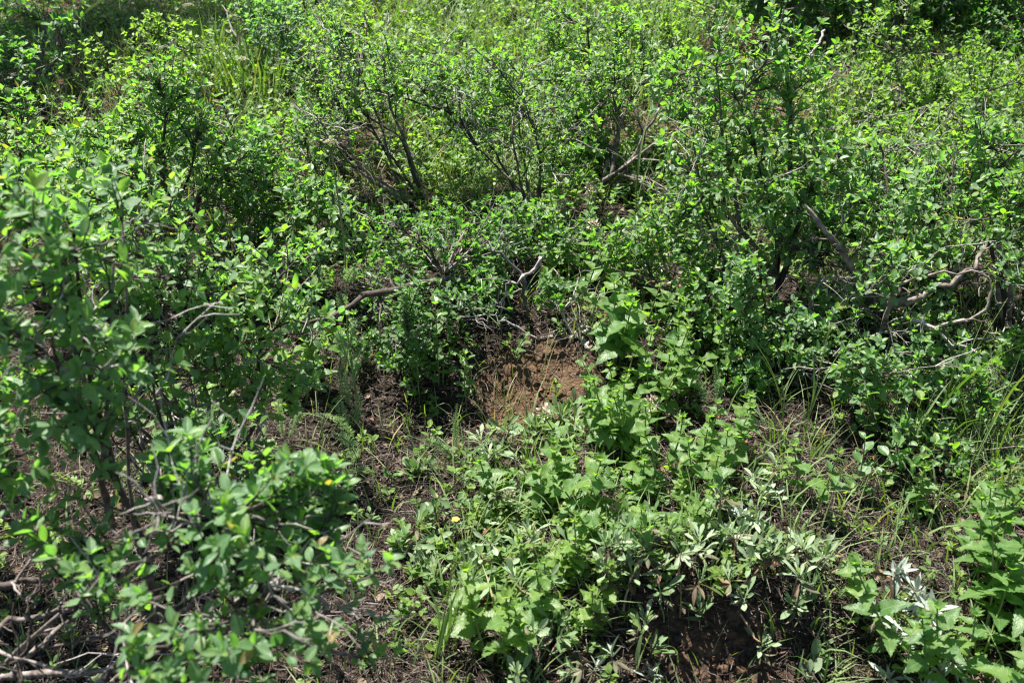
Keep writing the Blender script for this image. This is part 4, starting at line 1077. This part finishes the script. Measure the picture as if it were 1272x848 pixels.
# --- young shoots
G8 = "young shrub shoots"
Sp = lambda *a, **k: sprout(a[0], G8, *a[1:], **k)
Sp("young shoot with yellowish oval leaves left of the bare soil", 521, 500, .13, 301, L=.028, pairs=4, tint=.7, mat="leaf_small")
Sp("tall young shoot with bright tip leaves behind the yellowish one", 545, 480, .20, 302, L=.030, pairs=6, tint=.6, mat="leaf_small")
Sp("bushy young shoot with rounded leaves hanging at the left of the soil", 580, 505, .13, 303, L=.022, pairs=8, tint=.5, mat="leaf_small")
Sp("leafy shoot arching over the top of the bare soil", 640, 445, .07, 316, L=.020, pairs=5, tint=.45, mat="leaf_small", lean=(.3, -.5))
Sp("low dark shoot at the right rim of the bare soil", 738, 480, .07, 317, L=.024, pairs=4, tint=.4, mat="leaf_small", lean=(-.4, -.2))
Sp("small bright weed shoot in the middle of the bare soil", 690, 492, .035, 318, L=.014, pairs=3, tint=.7, mat="leaf_small")
Sp("small pale shoot alone in the dark litter left of the soil", 535, 558, .055, 304, L=.022, pairs=3, tint=.75)
Sp("bluish shoot with five round leaves below the dead stick at right", 1070, 545, .12, 305, L=.032, pairs=3, tint=.2, mat="leaf_blue", aspect=.42)
Sp("shoot with shaded yellow-green oval leaves under the right shrub", 1128, 570, .14, 306, L=.036, pairs=3, tint=.65, aspect=.36)
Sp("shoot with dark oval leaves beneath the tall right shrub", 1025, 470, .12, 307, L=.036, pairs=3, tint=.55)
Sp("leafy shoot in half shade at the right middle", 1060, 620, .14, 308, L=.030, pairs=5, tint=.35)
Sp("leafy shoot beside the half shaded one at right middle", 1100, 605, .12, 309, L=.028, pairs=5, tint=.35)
Sp("tall shoot with orange tip leaves inside the dark left shrub", 278, 520, .20, 310, L=.030, pairs=5, tint=.75, stem="redstem")
Sp("lime shoot before the fan of bare stems", 500, 268, .16, 311, L=.036, pairs=4, tint=.8)
Sp("lime shoot at the lower edge of the corner thicket", 1118, 845, .10, 312, L=.024, pairs=3, tint=.7, aspect=.42)
Sp("bright shoot in the bottom centre before the hole", 915, 560, .10, 313, L=.026, pairs=4, tint=.5)
Sp("shoot with yellow-orange leaves in the top left corner", 62, 275, .26, 314, L=.036, pairs=4, tint=.85, stem="redstem")
Sp("shoot with large green leaves at the tip of the left back shrub", 200, 170, .20, 315, L=.036, pairs=4, tint=.6)

# --- flowers
def yellow_flower():
    rng = np.random.default_rng(401)
    b0 = ground(580, 700)
    root = thing("yellow_flower", "yellow five-petalled flower with round buds on thin stems at the lower centre", "flower", b0)
    tb = Tubes(); lv = Leaves(); top = at(566, 645, 1.40)
    tb.add(path(b0, top, np.array([-.01, 0, 0]), 7, .02, rng), .0012, .0008, 5, .6)
    for k in range(5):
        a = k * 1.257; d = nrm(np.array([math.cos(a), math.sin(a), .25]))
        lv.add(top, d, UP, .0075, .004, .2, .1, rng.random())
    link("flower_head", lv.mesh("flower_head", "oval", 1, M["petal_yellow"], b0), root)
    for (px, py) in ((574, 625), (584, 621), (597, 618), (606, 628), (612, 614), (570, 652), (583, 655), (643, 633), (620, 645), (637, 650), (600, 615)):
        p = at(px, py, 1.42 if py > 630 else 1.46)
        tb.add(path(b0, p, np.array([0, 0, .03]), 7, .03, rng), .0010, .0006, 4, .7)
        bl = Leaves()
        for j in range(14):
            d = nrm(rng.normal(0, 1, 3) + UP * .4)
            bl.add(p - d * .001, d, perp(d, rng), .0062, .0028, .6, .5, rng.uniform(.7, 1))
        link("bud", bl.mesh("bud", "oval", 0, M["silver"], b0), root)
    link("stem", tb.mesh("stem", M["greenstem"], b0), root)


yellow_flower()


def clover(label, px, py, Y, r, mat, tall, seed):
    rng = np.random.default_rng(seed)
    top = at(px, py, Y); b0 = on_ground(top[0] + rng.normal(0, .01), top[1] + .03)
    root = thing("flower_spike", label, "flower", b0, "pale flower heads on stems")
    tb = Tubes(); tb.add(path(b0, top, rng.normal(0, .01, 3), 7, .02, rng), .0013, .001, 5, .6)
    link("stem", tb.mesh("stem", M["greenstem"], b0), root)
    lv = Leaves()
    for k in range(5):
        a = k * 1.3; d = nrm(np.array([math.cos(a), math.sin(a), .5])); p = b0 + (top - b0) * (.35 + .12 * k)
        lv.add(p, d, UP, .03, .009, .2, .2, .6)
    link("foliage", lv.mesh("foliage", "tooth", 0, M["herb"], b0), root)
    flower_head("flower_head", top, r, mat, rng, root, b0, tall, 110)


clover("pale pinkish flower spike at the foot of the stout limb", 735, 238, 2.52, .016, "petal_pink", 1.6, 411)
clover("small pale flower head left of the spike by the stout limb", 698, 257, 2.46, .013, "petal_pink", 1.2, 412)
clover("pinkish round flower head at the edge of the sunlit herbs", 729, 535, 1.66, .008, "petal_pink", 1.0, 413)
clover("tiny pale flower head above the round one by the soil", 752, 496, 1.74, .006, "petal_pink", 1.0, 414)
clover("cream flower cluster beside the yellow buds", 632, 616, 1.47, .011, "petal_white", 1.4, 415)

# ------------------------------------------------------------------ stuff
def scatter(n, seed, rows=(-20, 900), xr=(-120, 1400)):
    """random ground points spread evenly over the slope the picture shows"""
    rng = np.random.default_rng(seed)
    out = []
    while len(out) < n:
        y = rng.uniform(.95, 7.5) if rng.random() < .22 else rng.uniform(.95, 4.9); half = .56 * y * 1.05 + .35
        if rng.random() < .22: half += 1.6
        x = rng.uniform(-half, half)
        if rng.random() < (1.6 / y) ** 1.2 * .9 + .1: out.append((x, y))
    P = np.array(out)
    return np.stack([P[:, 0], P[:, 1], gz(P[:, 0], P[:, 1])], 1), rng


def patch(p):
    if abs(p[0] + 1.75) < .45 and abs(p[1] - 3.45) < .4: return 1.0
    return float(sstep(2.5, 3.1, p[1])) * min(1., max(0., float(vnoise(p[0] * 2.2, p[1] * 2.2, 61)) * 4 + .3))


def bare(p):
    """0 inside the bare soil patches, 1 elsewhere"""
    a = ((p[0] - .06) / .115) ** 2 + ((p[1] - 1.85) / .10) ** 2
    b = ((p[0] - .33) / .14) ** 2 + ((p[1] - 1.18) / .07) ** 2
    return min(1.0, max(0.0, min(a, b) - .55) * 1.6)


P, rng = scatter(125000, 501)
lv = Leaves(); tb = Tubes(); dl = Leaves()
for k, p in enumerate(P):
    if rng.random() > bare(p) * .84 + .16: continue
    a = rng.uniform(0, 6.28); d = np.array([math.cos(a), math.sin(a), rng.normal(.05, .22)])
    if k % 7 == 0:
        l = rng.uniform(.008, .022)
        dl.add(p + UP * rng.uniform(.001, .012), nrm(d), nrm(UP + rng.normal(0, .6, 3)), l, l * rng.uniform(.15, .4), rng.uniform(0, .8), rng.uniform(-.6, .6), rng.random() ** 1.2)
    else:
        l = rng.uniform(.015, .07) * rng.uniform(.5, 1)
        q = p + UP * rng.uniform(.001, .022)
        d = nrm(d); m = perp(d, rng) * l * .1
        w = rng.uniform(.0004, .0012)
        tb.add(np.array([q, q + d * l * .5 + m, q + d * l]), w, w * .6, 3, rng.random())
o = link("dry_twig_litter", tb.mesh("dry_twig_litter", M["straw"], (0, 0, 0))); tag(o, "dry straw and broken twigs strewn over the soil", "litter", None, "stuff")
o = link("dead_leaf_litter", dl.mesh("dead_leaf_litter", "oval", 0, M["dry_leaf"], (0, 0, 0))); tag(o, "brown curled dead leaves lying on the soil", "litter", None, "stuff")

# soil crumbs on the bare patches
P, rng = scatter(9000, 502)
V = []; Q = []; TT = []
cube = np.array([(-1, -1, -1), (1, -1, -1), (1, 1, -1), (-1, 1, -1), (-1, -1, 1), (1, -1, 1), (1, 1, 1), (-1, 1, 1)], float)
cq = np.array([(0, 3, 2, 1), (4, 5, 6, 7), (0, 1, 5, 4), (1, 2, 6, 5), (2, 3, 7, 6), (3, 0, 4, 7)])
n = 0
for p in P:
    if bare(p) > .6 and rng.random() > .15: continue
    r = rng.uniform(.0012, .0045) * (1 if rng.random() < .93 else 2)
    for _ in range(3):
        pp = on_ground(p[0] + rng.normal(0, .02), p[1] + rng.normal(0, .02))
        V.append(pp + UP * r * .3 + (cube * rng.uniform(.55, 1.1, (8, 3))) * r * rng.uniform(.6, 1.2)); Q.append(cq + n); n += 8; TT.append(np.full(8, 1.2 if bare(p) < .8 else 0.1))
o = link("soil_crumbs", quad_mesh("soil_crumbs", np.concatenate(V), np.concatenate(Q), M["soil"], None, np.concatenate(TT))); tag(o, "loose brown soil crumbs on the bare patches", "soil", None, "stuff")

# fine grass and small weeds
P, rng = scatter(34000, 503)
bl = Blades()
for p in P:
    dens = .12 + 1.1 * float(sstep(2.4, 3.4, p[1])) + .25 * float(sstep(.55, .9, p[0])) * float(sstep(1.3, 1.7, p[1]))
    dens *= (1 - .7 * patch(p)) * (.45 + .55 * float(sstep(-.25, 0., p[0]) + sstep(2.0, 2.5, p[1]) > .5)) * bare(p) * (.35 + 1.3 * (float(vnoise(p[0] * 3, p[1] * 3, 21)) + .5))
    if rng.random() > dens: continue
    for _ in range(3):
        q = on_ground(p[0] + rng.normal(0, .012), p[1] + rng.normal(0, .012))
        h = rng.uniform(.05, .16) * (1 if p[1] > 2.3 else .75)
        bl.add(q - UP * .003, rng.uniform(0, 6.28), h, rng.uniform(.1, .8), rng.uniform(.0011, .0024), min(1, max(0, rng.normal(.5, .25))), rng.uniform(0, .35))
o = link("fine_grass", bl.mesh("fine_grass", M["grass"], (0, 0, 0), 5)); tag(o, "fine green grass growing between the shrubs", "grass", None, "stuff")

P, rng = scatter(36000, 504)
lv = Leaves(); tb = Tubes()
for p in P:
    far = float(sstep(2.0, 3.2, p[1]))
    zone = .32 * math.exp(-((p[0] - .12) / .28) ** 4 - ((p[1] - 1.38) / .22) ** 4)
    left = .5 + .5 * float(sstep(-.22, -.02, p[0] + .10 * (p[1] - 1.5)))
    dens = (.09 * left + 0.75 * zone + .62 * far) * (1 - .75 * patch(p)) * bare(p) * (.25 + 1.5 * (float(vnoise(p[0] * 4, p[1] * 4, 31)) + .5))
    if rng.random() > dens: continue
    h = rng.uniform(.02, .06) + .08 * far * rng.random()
    d = nrm(UP + rng.normal(0, .25, 3)); top = p + d * h
    tb.add(np.array([p, (p + top) / 2, top]), .0009, .0006, 3, .5)
    tn = rng.uniform(.25, .85)
    for j in range(rng.integers(6, 12)):
        f = rng.uniform(.35, 1); a = j * 2.4
        dd = nrm(np.array([math.cos(a), math.sin(a), rng.uniform(.1, .9)]))
        l = rng.uniform(.010, .020) * (1 + .35 * far)
        lv.add(p + d * h * f, dd, nrm(UP + rng.normal(0, .35, 3)), l, l * rng.uniform(.22, .36), .25, .1, min(1, max(0, tn + rng.normal(0, .12))))
o = link("small_weeds", lv.mesh("small_weeds", "oval", 0, M["leaf_far"], (0, 0, 0))); tag(o, "small leafy weeds covering the ground between the shrubs", "ground cover", None, "stuff")
o = link("weed_stalks", tb.mesh("weed_stalks", M["greenstem"], (0, 0, 0))); tag(o, "thin stalks of the small ground weeds", "ground cover", None, "stuff")

# ------------------------------------------------------------------ light, camera
AZ, EL = math.radians(-42), math.radians(69)      # the sun stands up the slope, to the left
sd = np.array([math.sin(AZ) * math.cos(EL), math.cos(AZ) * math.cos(EL), math.sin(EL)])
li = bpy.data.lights.new("sun", "SUN"); li.energy = 5.0; li.angle = math.radians(.53); li.color = (1, .96, .89)
so = bpy.data.objects.new("sun", li); C.objects.link(so)
from mathutils import Vector
so.rotation_euler = Vector(sd.tolist()).to_track_quat("Z", "Y").to_euler()
so.location = (0, 0, 10)
w = bpy.data.worlds.new("World"); SC.world = w; w.use_nodes = True
nt = w.node_tree; nt.nodes.clear()
sky = nt.nodes.new("ShaderNodeTexSky"); sky.sky_type = "NISHITA"; sky.sun_disc = False
sky.sun_elevation = EL; sky.sun_rotation = AZ; sky.air_density = 1.0; sky.dust_density = .6; sky.ozone_density = 1.0
bg = nt.nodes.new("ShaderNodeBackground"); bg.inputs[1].default_value = .05
out = nt.nodes.new("ShaderNodeOutputWorld")
nt.links.new(sky.outputs[0], bg.inputs[0]); nt.links.new(bg.outputs[0], out.inputs[0])

cd = bpy.data.cameras.new("camera"); co = bpy.data.objects.new("camera", cd); C.objects.link(co)
co.location = CAM.tolist(); co.rotation_euler = (math.pi / 2 - PITCH, 0, 0)
cd.sensor_width = 36.0; cd.lens = 36.0 * F / W0; cd.clip_start = .05; cd.clip_end = 400
cd.dof.use_dof = True; cd.dof.focus_distance = 2.25; cd.dof.aperture_fstop = 6.3
SC.camera = co
SC.view_settings.view_transform = "Standard"; SC.view_settings.look = "None"
SC.view_settings.exposure = 1.88; SC.view_settings.gamma = 1.0
SC.view_settings.use_curve_mapping = False
SC.render.engine = "CYCLES"
SC.cycles.max_bounces = 6; SC.cycles.diffuse_bounces = 4; SC.cycles.transmission_bounces = 3; SC.cycles.glossy_bounces = 2
SC.cycles.use_denoising = True
SC.cycles.filter_width = 1.2
